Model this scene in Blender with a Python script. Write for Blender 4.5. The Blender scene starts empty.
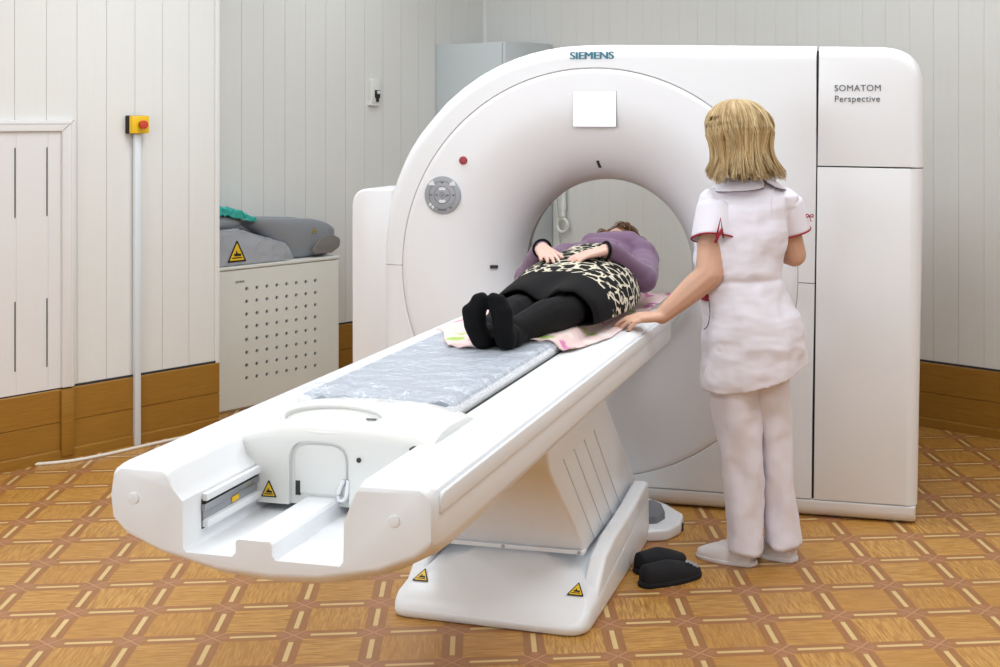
import bpy, bmesh, math, random
from mathutils import Vector, Matrix, noise
import numpy as np
random.seed(7)
PI = math.pi
C = bpy.context.scene
COL = C.collection

# ------------------------------------------------------------------ camera
# principal point (596,116), focal length 1290 px, camera level at 1.633 m
cam_d = bpy.data.cameras.new('camera'); cam = bpy.data.objects.new('camera', cam_d); COL.objects.link(cam)
cam.location = (0, 0, 1.633); cam.rotation_euler = (PI/2, 0, 0)
cam_d.sensor_width = 36; cam_d.lens = 1290/1000*36
cam_d.shift_x = -(596.1-500)/1000; cam_d.shift_y = -(333.5-116.3)/1000
cam_d.clip_start = .05
C.camera = cam
# ------------------------------------------------------------------ light
w = bpy.data.worlds.new('world'); C.world = w; w.use_nodes = True
w.node_tree.nodes['Background'].inputs[0].default_value = (.85, .92, 1, 1)
w.node_tree.nodes['Background'].inputs[1].default_value = .6
C.view_settings.view_transform = 'Standard'; C.view_settings.look = 'None'
C.view_settings.gamma = 1; C.view_settings.use_curve_mapping = False
C.view_settings.exposure = -0.08
C.cycles.use_denoising = True; C.cycles.max_bounces = 7; C.cycles.diffuse_bounces = 4
C.cycles.caustics_reflective = False; C.cycles.caustics_refractive = False
def area(name, loc, rot, sx, sy, power, col=(1, 1, 1)):
    d = bpy.data.lights.new(name, 'AREA'); d.shape = 'RECTANGLE'; d.size = sx; d.size_y = sy; d.energy = power; d.color = col
    o = bpy.data.objects.new(name, d); COL.objects.link(o); o.location = loc; o.rotation_euler = rot; return o
U = Vector((.6464, .763, 0)).normalized()      # direction of the left walls
V = Vector((.755, -.655, 0)).normalized()      # direction of the right wall
CEIL = 3.1
for i, (x, y) in enumerate([(-1.6, 3.2), (.9, 3.4), (-1.3, 5.4), (.6, 5.2), (2.9, 3.8), (-3.6, 3.4), (-.3, .9), (2.2, 1.2)]):
    area('ceiling_and_fill_light', (x, y, CEIL-.03), (0, 0, math.radians(-40)), 1.2, .6, 29 if y > 2 else 18, (.87, .94, 1))
area('ceiling_and_fill_light', (-1.0, 7.3, CEIL-.03), (0, 0, math.radians(-40)), 1.2, .6, 10, (.87, .94, 1))  # extra fill lamp, added to brighten the alcove behind the gantry
area('window_daylight', (-3.6, -.9, 1.7), (math.radians(90), 0, math.radians(-48)), 2.6, 1.7, 95, (.78, .89, 1))
area('window_daylight', (4.4, -.5, 1.8), (math.radians(90), 0, math.radians(40)), 2.2, 1.7, 75, (.76, .88, 1))

# ------------------------------------------------------------------ materials
def lin(c):
    c = c/255
    return c/12.92 if c <= .04045 else ((c+.055)/1.055)**2.4
def rgb(r, g, b): return (lin(r), lin(g), lin(b), 1)
class N:
    def __init__(s, name):
        s.m = bpy.data.materials.new(name); s.m.use_nodes = True; s.t = s.m.node_tree; s.t.nodes.clear()
        s.out = s.t.nodes.new('ShaderNodeOutputMaterial'); s.b = s.t.nodes.new('ShaderNodeBsdfPrincipled')
        s.t.links.new(s.b.outputs[0], s.out.inputs[0])
    def n(s, typ, **kw):
        x = s.t.nodes.new(typ)
        for k, v in kw.items(): setattr(x, k, v)
        return x
    def put(s, sock, v):
        if hasattr(v, 'links'): s.t.links.new(v, sock)
        else: sock.default_value = v
    def math(s, op, a, b=0, c=0, clamp=False):
        x = s.n('ShaderNodeMath', operation=op); x.use_clamp = clamp
        s.put(x.inputs[0], a); s.put(x.inputs[1], b)
        if op in ('MULTIPLY_ADD', 'SMOOTH_MIN', 'SMOOTH_MAX'): s.put(x.inputs[2], c)
        return x.outputs[0]
    def mix(s, f, a, b, blend='MIX'):
        x = s.n('ShaderNodeMix', data_type='RGBA', blend_type=blend)
        s.put(x.inputs[0], f); s.put(x.inputs[6], a); s.put(x.inputs[7], b); return x.outputs[2]
    def step(s, x, a, b):
        r = s.n('ShaderNodeMapRange'); r.interpolation_type = 'SMOOTHSTEP'
        s.put(r.inputs[0], x); s.put(r.inputs[1], a); s.put(r.inputs[2], b); return r.outputs[0]
    def obj(s): return s.n('ShaderNodeTexCoord').outputs['Object']
    def mapping(s, vec, scale=(1, 1, 1), loc=(0, 0, 0), rot=(0, 0, 0)):
        m = s.n('ShaderNodeMapping'); s.put(m.inputs[0], vec); m.inputs[3].default_value = scale; m.inputs[1].default_value = loc; m.inputs[2].default_value = rot
        return m.outputs[0]
    def noise(s, vec, scale, detail=3, rough=.5, dist=0):
        x = s.n('ShaderNodeTexNoise'); s.put(x.inputs['Vector'], vec); x.inputs['Scale'].default_value = scale
        x.inputs['Detail'].default_value = detail; x.inputs['Roughness'].default_value = rough; x.inputs['Distortion'].default_value = dist
        return x.outputs[0]
    def bump(s, h, strength=.2, dist=.01):
        x = s.n('ShaderNodeBump'); s.put(x.inputs['Height'], h); x.inputs['Strength'].default_value = strength; x.inputs['Distance'].default_value = dist
        s.t.links.new(x.outputs[0], s.b.inputs['Normal'])
    def set(s, col=None, rough=None, metal=None, spec=None, **kw):
        if col is not None: s.put(s.b.inputs['Base Color'], col)
        if rough is not None: s.put(s.b.inputs['Roughness'], rough)
        if metal is not None: s.put(s.b.inputs['Metallic'], metal)
        if spec is not None: s.put(s.b.inputs['Specular IOR Level'], spec)
        for k, v in kw.items(): s.put(s.b.inputs[k], v)
        return s
def plain(name, col, rough=.5, metal=0, spec=.5, var=.03, vs=6, bump=0, bs=200, **kw):
    s = N(name); o = s.obj(); f = s.noise(o, vs)
    dark = tuple(c*(1-var*2) for c in col[:3])+(1,)
    s.set(s.mix(f, dark, col), rough, metal, spec, **kw)
    if bump: s.bump(s.noise(o, bs, 2), bump, .002)
    return s.m
M = {}
M['gantry'] = plain('gantry_white_lacquer', rgb(234, 235, 238), .34, spec=.45, var=.01, vs=3, **{'Coat Weight': .15, 'Coat Roughness': .2})
M['funnel'] = plain('funnel_cool_white', rgb(235, 235, 238), .33, spec=.45, var=.01, vs=3, **{'Coat Weight': .15, 'Coat Roughness': .2})
M['table'] = plain('table_white_plastic', rgb(238, 240, 243), .32, spec=.45, var=.008, vs=4)
M['carriage'] = plain('carriage_offwhite', rgb(232, 232, 229), .38, spec=.4, var=.01)
M['tan'] = plain('pedestal_shaded_tan', rgb(216, 192, 166), .5, var=.02)
M['seam'] = plain('seam_dark', rgb(52, 50, 50), .7, var=0)
M['liner'] = plain('bore_liner_grey', rgb(150, 150, 148), .4)
M['black'] = plain('black_rubber', rgb(22, 22, 24), .6)
M['panel'] = plain('white_enamel', rgb(232, 233, 226), .4, var=.01)
M['lockgrey'] = plain('locker_grey_paint', rgb(204, 210, 212), .45, var=.015)
M['metal'] = plain('brushed_aluminium', rgb(170, 172, 176), .3, 1, var=.05, vs=40)
M['trunk'] = plain('trunking_white', rgb(222, 228, 233), .4, var=.01)
M['door'] = plain('door_white_panel', rgb(230, 228, 227), .45, var=.01)
M['yellow'] = plain('sticker_yellow', rgb(240, 196, 32), .45)
M['ybox'] = plain('switch_yellow', rgb(244, 196, 20), .35)
M['red'] = plain('button_red', rgb(205, 62, 40), .35)
M['dred'] = plain('piping_dark_red', rgb(160, 25, 45), .6)
M['navy'] = plain('piping_navy', rgb(62, 50, 72), .6)
M['button'] = plain('indicator_red', rgb(160, 50, 62), .4)
M['logo'] = plain('logo_teal', rgb(60, 125, 145), .5)
M['text'] = plain('print_grey', rgb(95, 95, 100), .5)
M['keypad'] = plain('keypad_grey', rgb(158, 160, 166), .35)
M['keydark'] = plain('keypad_mark_grey', rgb(105, 108, 116), .4)
M['pad'] = plain('mattress_blue_grey', rgb(172, 180, 192), .55, var=.03)
M['foam'] = plain('foam_grey_vinyl', rgb(150, 155, 163), .38, var=.05, vs=9)
M['foamdark'] = plain('foam_taupe_vinyl', rgb(128, 124, 122), .45, var=.05)
M['teal'] = plain('cloth_teal', rgb(60, 180, 170), .8, bump=.3)
M['skin'] = plain('skin_nurse', rgb(212, 166, 140), .5, var=.05, vs=14, **{'Subsurface Weight': .08, 'Subsurface Radius': (.02, .008, .004)})
M['skin2'] = plain('skin_patient', rgb(222, 182, 166), .5, var=.05, vs=20, **{'Subsurface Weight': .08, 'Subsurface Radius': (.02, .008, .004)})
M['uniform'] = plain('uniform_white_cotton', rgb(232, 228, 238), .8, var=.012, bump=.15, bs=500, **{'Sheen Weight': .15})
M['shoe'] = plain('slipper_white', rgb(226, 220, 220), .6, bump=.2)
M['knit'] = plain('leggings_black', rgb(8, 8, 11), .8, var=.1, bump=.2, bs=400, spec=.2)
M['purple'] = plain('cardigan_mauve', rgb(116, 88, 114), .85, var=.06, bump=.3, bs=300, **{'Sheen Weight': .2})
M['velvet'] = plain('slipper_black', rgb(10, 12, 20), .8, bump=.2)
M['nail'] = plain('nail_dark', rgb(50, 12, 25), .2)
M['cable'] = plain('cable_white', rgb(232, 226, 212), .5)
M['grime'] = plain('pedal_grey_rubber', rgb(124, 126, 132), .6)

def m_screen():
    s = N('screen_lit'); s.set(rgb(250, 250, 255), .3)
    s.b.inputs['Emission Color'].default_value = (1, 1, 1, 1); s.b.inputs['Emission Strength'].default_value = 1.1
    return s.m
M['screen'] = m_screen()

def m_wall():
    s = N('wall_pvc_panels'); o = s.obj()
    g = s.noise(s.mapping(o, (60, 60, 1.2)), 2.5, 3)
    s.set(s.mix(g, rgb(226, 225, 221), rgb(232, 231, 228)), .42, spec=.35)
    s.bump(g, .04, .003); return s.m
M['wall'] = m_wall()
def m_wood():
    s = N('wainscot_wood'); o = s.obj()
    g = s.noise(s.mapping(o, (1.2, 1.2, 16)), 5, 6, .6, 1.2)
    f = s.noise(s.mapping(o, (3, 3, 90)), 6, 3)
    c = s.mix(g, rgb(136, 92, 28), rgb(184, 136, 58)); c = s.mix(s.math('MULTIPLY', f, .35), c, rgb(122, 80, 24))
    s.set(c, .35, spec=.4); s.bump(f, .05, .002); return s.m
M['wood'] = m_wood()

def m_floor():
    s = N('floor_parquet_print'); o = s.obj()
    sep = s.n('ShaderNodeSeparateXYZ'); s.put(sep.inputs[0], o)
    k = 1/.25
    x = s.math('MULTIPLY', sep.outputs[0], k); y = s.math('MULTIPLY', sep.outputs[1], k)
    # signed distance to the nearest lattice line
    dx = s.math('SUBTRACT', s.math('FRACT', s.math('ADD', x, .5)), .5); dy = s.math('SUBTRACT', s.math('FRACT', s.math('ADD', y, .5)), .5)
    ax = s.math('ABSOLUTE', dx); ay = s.math('ABSOLUTE', dy)
    # noise grains along x and y
    gx = s.noise(s.mapping(o, (4, 42, 1)), 3, 4, .6, .6); gy = s.noise(s.mapping(o, (42, 4, 1)), 3, 4, .6, .6)
    # cell random
    cv = s.n('ShaderNodeCombineXYZ'); s.put(cv.inputs[0], s.math('FLOOR', x)); s.put(cv.inputs[1], s.math('FLOOR', y))
    wn = s.n('ShaderNodeTexWhiteNoise'); wn.noise_dimensions = '2D'; s.put(wn.inputs['Vector'], cv.outputs[0])
    par = s.math('MODULO', s.math('ABSOLUTE', s.math('ADD', s.math('FLOOR', x), s.math('FLOOR', y))), 2)
    g = s.n('ShaderNodeMix'); s.put(g.inputs[0], par); s.put(g.inputs[2], gx); s.put(g.inputs[3], gy); grain = s.step(g.outputs[0], .30, .70)
    pa = s.mix(grain, rgb(166, 114, 46), rgb(220, 170, 92))
    pa = s.mix(s.math('MULTIPLY', wn.outputs[0], .5), pa, rgb(182, 128, 56))
    bandc = s.mix(gx, rgb(144, 92, 48), rgb(184, 130, 78))
    bandc2 = s.mix(gy, rgb(140, 90, 46), rgb(180, 126, 74))
    mn = s.math('MINIMUM', ax, ay)
    inband = s.math('SUBTRACT', 1, s.step(mn, .115, .135))
    band = s.mix(s.math('LESS_THAN', ax, ay), bandc, bandc2)
    c = s.mix(inband, pa, band)
    # dark fillet lines at both sides of a band
    ln = s.math('MULTIPLY', s.step(mn, .105, .122), s.math('SUBTRACT', 1, s.step(mn, .128, .142)))
    c = s.mix(s.math('MULTIPLY', ln, .3), c, rgb(140, 92, 52))
    # nodes: square darker area with crossed diagonals
    mx = s.math('MAXIMUM', ax, ay); sm = s.math('ADD', ax, ay)
    node = s.math('SUBTRACT', 1, s.step(sm, .2, .235))
    c = s.mix(node, c, s.mix(gx, rgb(156, 104, 68), rgb(188, 134, 92)))
    d1 = s.math('ABSOLUTE', s.math('SUBTRACT', ax, ay)); diag = s.math('MULTIPLY', s.math('SUBTRACT', 1, s.step(d1, .012, .03)), s.math('SUBTRACT', 1, s.step(mx, .14, .17)))
    c = s.mix(s.math('MULTIPLY', diag, .5), c, rgb(206, 158, 116))
    d2 = s.math('MULTIPLY', s.step(d1, .03, .045), s.math('SUBTRACT', 1, s.step(d1, .05, .07)))
    d2 = s.math('MULTIPLY', d2, s.math('SUBTRACT', 1, s.step(mx, .13, .15)))
    c = s.mix(s.math('MULTIPLY', d2, .55), c, rgb(136, 90, 56))
    # light inlay bars
    def bar(a, b, wd):
        i = s.math('MULTIPLY', s.math('SUBTRACT', 1, s.step(a, wd, wd+.012)), s.step(b, .20, .225))
        return i
    b1 = bar(ax, ay, .026); b2 = bar(ay, ax, .026)
    bb = s.math('MAXIMUM', b1, b2)
    s1 = bar(ax, ay, .040); s2 = bar(ay, ax, .040); ss = s.math('MAXIMUM', s1, s2)
    c = s.mix(s.math('MULTIPLY', ss, .5), c, rgb(146, 100, 56))
    c = s.mix(bb, c, s.mix(gx, rgb(214, 180, 118), rgb(238, 212, 152)))
    big = s.noise(o, 1.3, 2)
    c = s.mix(s.math('MULTIPLY', big, .34), c, rgb(140, 92, 50))
    s.set(c, .30, spec=.35)
    s.bump(s.noise(o, 14, 2), .03, .004)
    return s.m
M['floor'] = m_floor()

def m_film():
    s = N('clear_film'); o = s.obj()
    s.set(rgb(240, 244, 252), .10, spec=1.0, Alpha=.34)
    n1 = s.noise(s.mapping(o, (1, 1, .3)), 9, 4, .6, 1.5)
    v = s.n('ShaderNodeTexVoronoi'); v.feature = 'F1'; s.put(v.inputs['Vector'], s.mapping(o, (1, 1.6, 1))); v.inputs['Scale'].default_value = 11
    s.bump(s.math('ADD', n1, s.math('MULTIPLY', v.outputs[0], .5)), .9, .02); return s.m
M['film'] = m_film()

def m_print():
    s = N('tunic_black_cream_print'); o = s.obj()
    wv = s.noise(o, 14, 2, .5, 1.2)
    v = s.n('ShaderNodeTexVoronoi'); v.feature = 'DISTANCE_TO_EDGE'; v.inputs['Scale'].default_value = 21; v.inputs['Randomness'].default_value = 1
    add = s.n('ShaderNodeVectorMath', operation='ADD'); s.put(add.inputs[0], o); cmb = s.n('ShaderNodeCombineXYZ'); s.put(cmb.inputs[0], s.math('MULTIPLY', wv, .05)); s.put(cmb.inputs[1], s.math('MULTIPLY', wv, .04)); s.put(add.inputs[1], cmb.outputs[0])
    s.put(v.inputs['Vector'], add.outputs[0])
    vor = s.math('SUBTRACT', 1, s.step(v.outputs[0], .075, .105))
    brk = s.step(s.noise(o, 26, 1), .36, .44)
    f = s.math('MULTIPLY', vor, brk)
    c = s.mix(f, rgb(14, 14, 16), rgb(212, 204, 184))
    # plain black below a slanting border (the skirt)
    sep = s.n('ShaderNodeSeparateXYZ'); s.put(sep.inputs[0], o)
    bd = s.math('ADD', sep.outputs[1], s.math('MULTIPLY', s.math('MAXIMUM', s.math('SUBTRACT', sep.outputs[0], .1), 0), 0.5))
    bd = s.math('ADD', bd, s.math('MULTIPLY', s.noise(o, 30, 1), .05))
    c = s.mix(s.step(bd, .148, .152), rgb(9, 9, 12), c)
    s.set(c, .85, spec=.2); s.bump(s.noise(o, 350, 2), .15, .002); return s.m
M['print'] = m_print()

def m_towel():
    s = N('towel_floral'); o = s.obj()
    v = s.n('ShaderNodeTexVoronoi'); v.inputs['Scale'].default_value = 11; s.put(v.inputs['Vector'], o)
    petals = s.math('SUBTRACT', 1, s.step(s.math('ADD', v.outputs[0], s.math('MULTIPLY', s.noise(o, 60, 2), .25)), .42, .55))
    sep = s.n('ShaderNodeSeparateColor'); s.put(sep.inputs[0], v.outputs['Color'])
    isg = s.math('GREATER_THAN', sep.outputs[0], .66); isw = s.math('LESS_THAN', sep.outputs[0], .25)
    fc = s.mix(isg, rgb(216, 130, 176), rgb(176, 200, 112)); fc = s.mix(isw, fc, rgb(240, 226, 220))
    c = s.mix(petals, rgb(236, 210, 206), fc)
    s.set(c, .9); s.bump(s.noise(o, 400, 2), .4, .002); return s.m
M['towel'] = m_towel()

def m_hair(name, a, b, c3):
    s = N(name); at = s.n('ShaderNodeAttribute'); at.attribute_name = 'strand'
    o = s.obj(); f = s.noise(s.mapping(o, (1, 1, .25)), 60, 2)
    col = s.mix(at.outputs['Fac'], a, b); col = s.mix(s.math('MULTIPLY', f, .5), col, c3)
    s.set(col, .42, spec=.4); return s.m
M['blond'] = m_hair('hair_blond', rgb(164, 130, 84), rgb(232, 212, 168), rgb(196, 164, 114))
M['brown'] = m_hair('hair_brown', rgb(112, 80, 58), rgb(180, 138, 104), rgb(136, 100, 74))

# ------------------------------------------------------------------ mesh helpers
def link(name, me, mat=None, parent=None, smooth=True, loc=None):
    o = bpy.data.objects.new(name, me); COL.objects.link(o)
    if mat is not None: me.materials.clear(); me.materials.append(M[mat] if isinstance(mat, str) else mat)
    if parent is not None: o.parent = parent
    if loc is not None: o.location = loc
    if smooth:
        for p in me.polygons: p.use_smooth = True
    return o
def from_bm(bm, name='m'):
    bmesh.ops.recalc_face_normals(bm, faces=bm.faces[:])
    me = bpy.data.meshes.new(name); bm.to_mesh(me); bm.free(); return me
def bake(o):
    dg = bpy.context.evaluated_depsgraph_get(); dg.update()
    me = bpy.data.meshes.new_from_object(o.evaluated_get(dg)); old = o.data; o.modifiers.clear(); o.data = me
    return o
def autosmooth(me, ang=35):
    for p in me.polygons: p.use_smooth = True
    bm = bmesh.new(); bm.from_mesh(me); a = math.radians(ang)
    for e in bm.edges:
        e.smooth = not (len(e.link_faces) == 2 and e.calc_face_angle(0) > a)
    bm.to_mesh(me); bm.free()
def bev(o, width, seg=3, ang=30):
    m = o.modifiers.new('b', 'BEVEL'); m.width = width; m.segments = seg; m.limit_method = 'ANGLE'; m.angle_limit = math.radians(ang)
    m.use_clamp_overlap = True; bake(o); autosmooth(o.data, 38); return o
def thing(name, label, cat, loc=(0, 0, 0), rz=0, group=None):
    o = bpy.data.objects.new(name, None); COL.objects.link(o); o.location = loc; o.rotation_euler = (0, 0, rz); o.empty_display_size = .1
    return tag(o, label, cat, group)
def tag(o, label=None, cat=None, group=None, kind=None):
    if label: o['label'] = label
    if cat: o['category'] = cat
    if group: o['group'] = group
    if kind: o['kind'] = kind
    return o
def box(name, a, b, mat, parent=None, bw=0, seg=2):
    bm = bmesh.new(); bmesh.ops.create_cube(bm, size=1)
    for v in bm.verts: v.co = Vector(((a[i]+b[i])/2+v.co[i]*(b[i]-a[i]) for i in range(3)))
    o = link(name, from_bm(bm, name), mat, parent, False)
    if bw: bev(o, bw, seg)
    return o
def prism(name, pts, axis, a, b, mat, parent=None, bw=0, seg=3, ang=30):
    """polygon pts extruded along axis ('x','y','z') from a to b; pts are the other two coords in order"""
    def P(p, t):
        if axis == 'x': return (t, p[0], p[1])
        if axis == 'y': return (p[0], t, p[1])
        return (p[0], p[1], t)
    bm = bmesh.new(); A = [bm.verts.new(P(p, a)) for p in pts]; B = [bm.verts.new(P(p, b)) for p in pts]; n = len(pts)
    bm.faces.new(A); bm.faces.new(B[::-1])
    for i in range(n): bm.faces.new((A[i], A[(i+1) % n], B[(i+1) % n], B[i]))
    o = link(name, from_bm(bm, name), mat, parent, False)
    if bw: bev(o, bw, seg, ang)
    return o
def rpoly(pts, rads, n=6):
    """round polygon corners"""
    out = []; k = len(pts)
    for i, p in enumerate(pts):
        r = rads[i] if hasattr(rads, '__len__') else rads
        p = Vector(p); a = Vector(pts[i-1]); b = Vector(pts[(i+1) % k])
        if r <= 0: out.append(tuple(p)); continue
        da = (a-p); db = (b-p); la, lb = da.length, db.length; da.normalize(); db.normalize()
        ang = da.angle(db); d = min(r/math.tan(ang/2), la*.49, lb*.49)
        s, e = p+da*d, p+db*d
        for j in range(n+1):
            t = j/n; out.append(tuple(s*(1-t)**2+p*2*t*(1-t)+e*t*t))
    return out
def tube(name, pts, r, mat, parent=None, seg=10, cyclic=False, smooth_path=True):
    pts = [Vector(p) for p in pts]
    if smooth_path and len(pts) > 2:
        q = []; n = len(pts); R = range(n if cyclic else n-1)
        for i in R:
            p0 = pts[i-1] if (i > 0 or cyclic) else pts[0]; p1 = pts[i]; p2 = pts[(i+1) % n]; p3 = pts[(i+2) % n] if (cyclic or i+2 < n) else pts[-1]
            for j in range(6):
                t = j/6; q.append(.5*((2*p1)+(-p0+p2)*t+(2*p0-5*p1+4*p2-p3)*t*t+(-p0+3*p1-3*p2+p3)*t**3))
        if not cyclic: q.append(pts[-1])
        pts = q
    bm = bmesh.new(); rings = []; n = len(pts); up = Vector((0, 0, 1))
    for i, p in enumerate(pts):
        if cyclic: d = pts[(i+1) % n]-pts[i-1]
        else: d = pts[min(i+1, n-1)]-pts[max(i-1, 0)]
        d.normalize(); x = d.cross(up)
        if x.length < .05: x = d.cross(Vector((1, 0, 0)))
        x.normalize(); y = x.cross(d); rr = r(i/(n-1)) if callable(r) else r
        rings.append([bm.verts.new(p+(x*math.cos(2*PI*k/seg)+y*math.sin(2*PI*k/seg))*rr) for k in range(seg)])
    R = range(n if cyclic else n-1)
    for i in R:
        a, b = rings[i], rings[(i+1) % n]
        for k in range(seg): bm.faces.new((a[k], a[(k+1) % seg], b[(k+1) % seg], b[k]))
    if not cyclic: bm.faces.new(rings[0][::-1]); bm.faces.new(rings[-1])
    return link(name, from_bm(bm, name), mat, parent)
def loft_bm(rings, caps=(True, True), close=True):
    bm = bmesh.new(); R = [[bm.verts.new(p) for p in r] for r in rings]; n = len(R[0])
    for a, b in zip(R, R[1:]):
        for k in range(n if close else n-1): bm.faces.new((a[k], a[(k+1) % n], b[(k+1) % n], b[k]))
    if caps[0]: bm.faces.new(R[0][::-1])
    if caps[1]: bm.faces.new(R[-1])
    return bm
def loft(name, rings, mat, parent=None, caps=(True, True), close=True, smooth=True):
    return link(name, from_bm(loft_bm(rings, caps, close), name), mat, parent, smooth)
def disc(name, c, rx, rz, y0, y1, mat, parent=None, n=40, bw=0):
    """elliptic disc facing -y in a local frame"""
    return prism(name, [(c[0]+rx*math.cos(2*PI*k/n), c[1]+rz*math.sin(2*PI*k/n)) for k in range(n)], 'y', y0, y1, mat, parent, bw)
# blobs: round cones and ellipsoids fused by a voxel remesh into one surface
def cone_bm(bm, p0, r0, p1, r1, seg=14):
    p0, p1 = Vector(p0), Vector(p1); t = bmesh.new(); vs = []
    for p, r in ((p0, r0), (p1, r1)):
        g = bmesh.new(); bmesh.ops.create_icosphere(g, subdivisions=2, radius=r)
        for v in g.verts: vs.append(t.verts.new(v.co+p))
        g.free()
    h = bmesh.ops.convex_hull(t, input=t.verts)
    dead = [e for e in h['geom_interior'] if isinstance(e, bmesh.types.BMVert)]
    bmesh.ops.delete(t, geom=dead, context='VERTS')
    me = bpy.data.meshes.new('t'); t.to_mesh(me); t.free(); bm.from_mesh(me); bpy.data.meshes.remove(me)
def ell_bm(bm, c, r, rot=None):
    t = bmesh.new(); bmesh.ops.create_icosphere(t, subdivisions=4, radius=1)
    m = Matrix.Translation(Vector(c)) @ ((rot or Matrix()).to_4x4()) @ Matrix.Diagonal((*r, 1))
    bmesh.ops.transform(t, matrix=m, verts=t.verts[:])
    me = bpy.data.meshes.new('t'); t.to_mesh(me); t.free(); bm.from_mesh(me); bpy.data.meshes.remove(me)
def blob(name, shapes, mat, parent=None, voxel=.007, smooth=6, extra=None, wr=None):
    bm = bmesh.new()
    for s in shapes:
        if len(s) == 4: cone_bm(bm, *s)
        else: ell_bm(bm, s[0], s[1], s[2] if len(s) > 2 else None)
    if extra:
        for e in extra:
            me = from_bm(e, 'e'); bm.from_mesh(me); bpy.data.meshes.remove(me)
    me = bpy.data.meshes.new(name); bm.to_mesh(me); bm.free()
    o = link(name, me, mat, parent)
    r = o.modifiers.new('r', 'REMESH'); r.mode = 'VOXEL'; r.voxel_size = voxel
    if smooth:
        s = o.modifiers.new('s', 'SMOOTH'); s.factor = .5; s.iterations = smooth
    bake(o)
    if wr: wrinkle(o, *wr)
    o.data.materials.clear(); o.data.materials.append(M[mat])
    for p in o.data.polygons: p.use_smooth = True
    return o
def wrinkle(o, amp, sc=(8, 8, 3), off=0):
    me = o.data
    ns = [v.normal.copy() for v in me.vertices]
    for v, nn in zip(me.vertices, ns):
        q = Vector((v.co.x*sc[0]+off, v.co.y*sc[1], v.co.z*sc[2]))
        v.co += nn*amp*(noise.noise(q)+.5*noise.noise(q*2.3))
    me.update()
def boolean(o, cutter, self_=False):
    cutter.parent = o.parent
    m = o.modifiers.new('x', 'BOOLEAN'); m.operation = 'DIFFERENCE'; m.object = cutter; m.solver = 'EXACT'; m.use_self = self_
    bake(o); me = cutter.data; bpy.data.objects.remove(cutter); autosmooth(o.data, 35); return o
def text(name, s, size, mat, parent, loc, rot=(PI/2, 0, 0), bold=0, sx=1, sp=1):
    d = bpy.data.curves.new(name, 'FONT'); d.body = s; d.size = size; d.extrude = .0012; d.space_character = sp
    o = bpy.data.objects.new(name, d); COL.objects.link(o); dg = bpy.context.evaluated_depsgraph_get(); dg.update()
    me = bpy.data.meshes.new_from_object(o.evaluated_get(dg)); bpy.data.objects.remove(o)
    if bold:
        bm = bmesh.new()
        for k in (-1, 0, 1):
            c = me.copy(); c.transform(Matrix.Translation((k*bold, 0, k*.00005))); bm.from_mesh(c); bpy.data.meshes.remove(c)
        bm.to_mesh(me); bm.free()
    q = link(name, me, mat, parent, False); q.location = loc; q.rotation_euler = rot; q.scale = (sx, 1, 1); return q
def sticker(parent, loc, rot, h, simple=False):
    """yellow triangular warning sticker with black border and pictogram; local frame x right, y up, z out"""
    s = h/1.0; g = bpy.data.objects
    def flat(name, pts, z, mat, par):
        q = prism(name, [(x*s, y*s) for x, y in pts], 'z', z, z+.0006, mat, par); return q
    o = flat('warning_sticker', rpoly([(-.50, 0), (.50, 0), (0, 1)], .05), 0, 'black', parent); o.location = loc; o.rotation_euler = rot
    flat('sticker_face', rpoly([(-.385, .075), (.385, .075), (0, .85)], .03), .0006, 'yellow', o)
    flat('pictogram', [(-.25, .16), (.26, .16), (.26, .21), (-.25, .21)], .0012, 'black', o)
    flat('pictogram', [(-.14, .27), (.2, .25), (.22, .36), (.04, .38), (-.02, .5), (-.06, .48), (-.05, .38), (-.16, .36)], .0012, 'black', o)
    return o

# ------------------------------------------------------------------ the room
A0 = Vector((-2.29, 6.438, 0))           # foot of the conduit on the front left wall
def frame(o, origin, d):
    o.location = origin; o.rotation_euler = (0, 0, math.atan2(d.y, d.x)); return o
def panel_wall(name, origin, d, x0, x1, first, pitch, z0=0, z1=CEIL, depth=.12, g=.0014):
    """wall of vertical pvc boards with narrow V grooves, face on local -y"""
    xs = []; k = math.floor((x0-first)/pitch)
    prof = [(x0, 0)]
    while True:
        k += 1; x = first+k*pitch
        if x >= x1-.01: break
        if x > x0+.01: prof += [(x-.006, 0), (x-g, .0008), (x-g*.6, .004), (x+g*.6, .004), (x+g, 0)]
    prof += [(x1, 0), (x1, depth), (x0, depth)]
    o = prism(name, prof, 'z', z0, z1, 'wall'); tag(o, kind='structure')
    return frame(o, origin, d)
panel_wall('wall_left', A0, U, -7.0, .464, -.012, .1515)
Acor = A0+U*.464
panel_wall('wall_alcove', A0-V*.487, U, .464-.12, 2.95, .935-.1515*20, .1515, g=.0009)
ret = prism('wall_alcove_side', [(0, .121), (-.10, .121), (-.10, .487), (0, .487)], 'z', 0, CEIL, 'wall'); frame(ret, Acor, U); tag(ret, kind='structure')
CORN = Vector((-.773, 8.98, 0))
panel_wall('wall_right', CORN, V, -.3, 9.2, .02, .1395, g=.0010)
# far sides of the room, behind the camera
FL = CORN+V*9.0; BL = A0-U*6.6
def plainwall(name, p, q):
    d = (q-p); L = d.length
    o = box(name, (0, 0, 0), (L, .12, CEIL), 'wall'); tag(o, kind='structure'); return frame(o, p, d)
BK = FL-U*9.5
o = plainwall('wall_far_right', FL, FL-U*9.6)
o = plainwall('wall_behind_camera', FL-U*9.6, A0-U*7.0-V*.0)
fl = prism('floor', [(-14, -12), (14, -12), (14, 12), (-14, 12)], 'z', -.1, 0, 'floor'); tag(fl, kind='structure')
fl.location = (-1.699, 3.991, 0); fl.rotation_euler = (0, 0, math.radians(5.23))
ce = box('ceiling', (-11, -8, CEIL), (11, 12, CEIL+.1), 'panel'); tag(ce, kind='structure')
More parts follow.
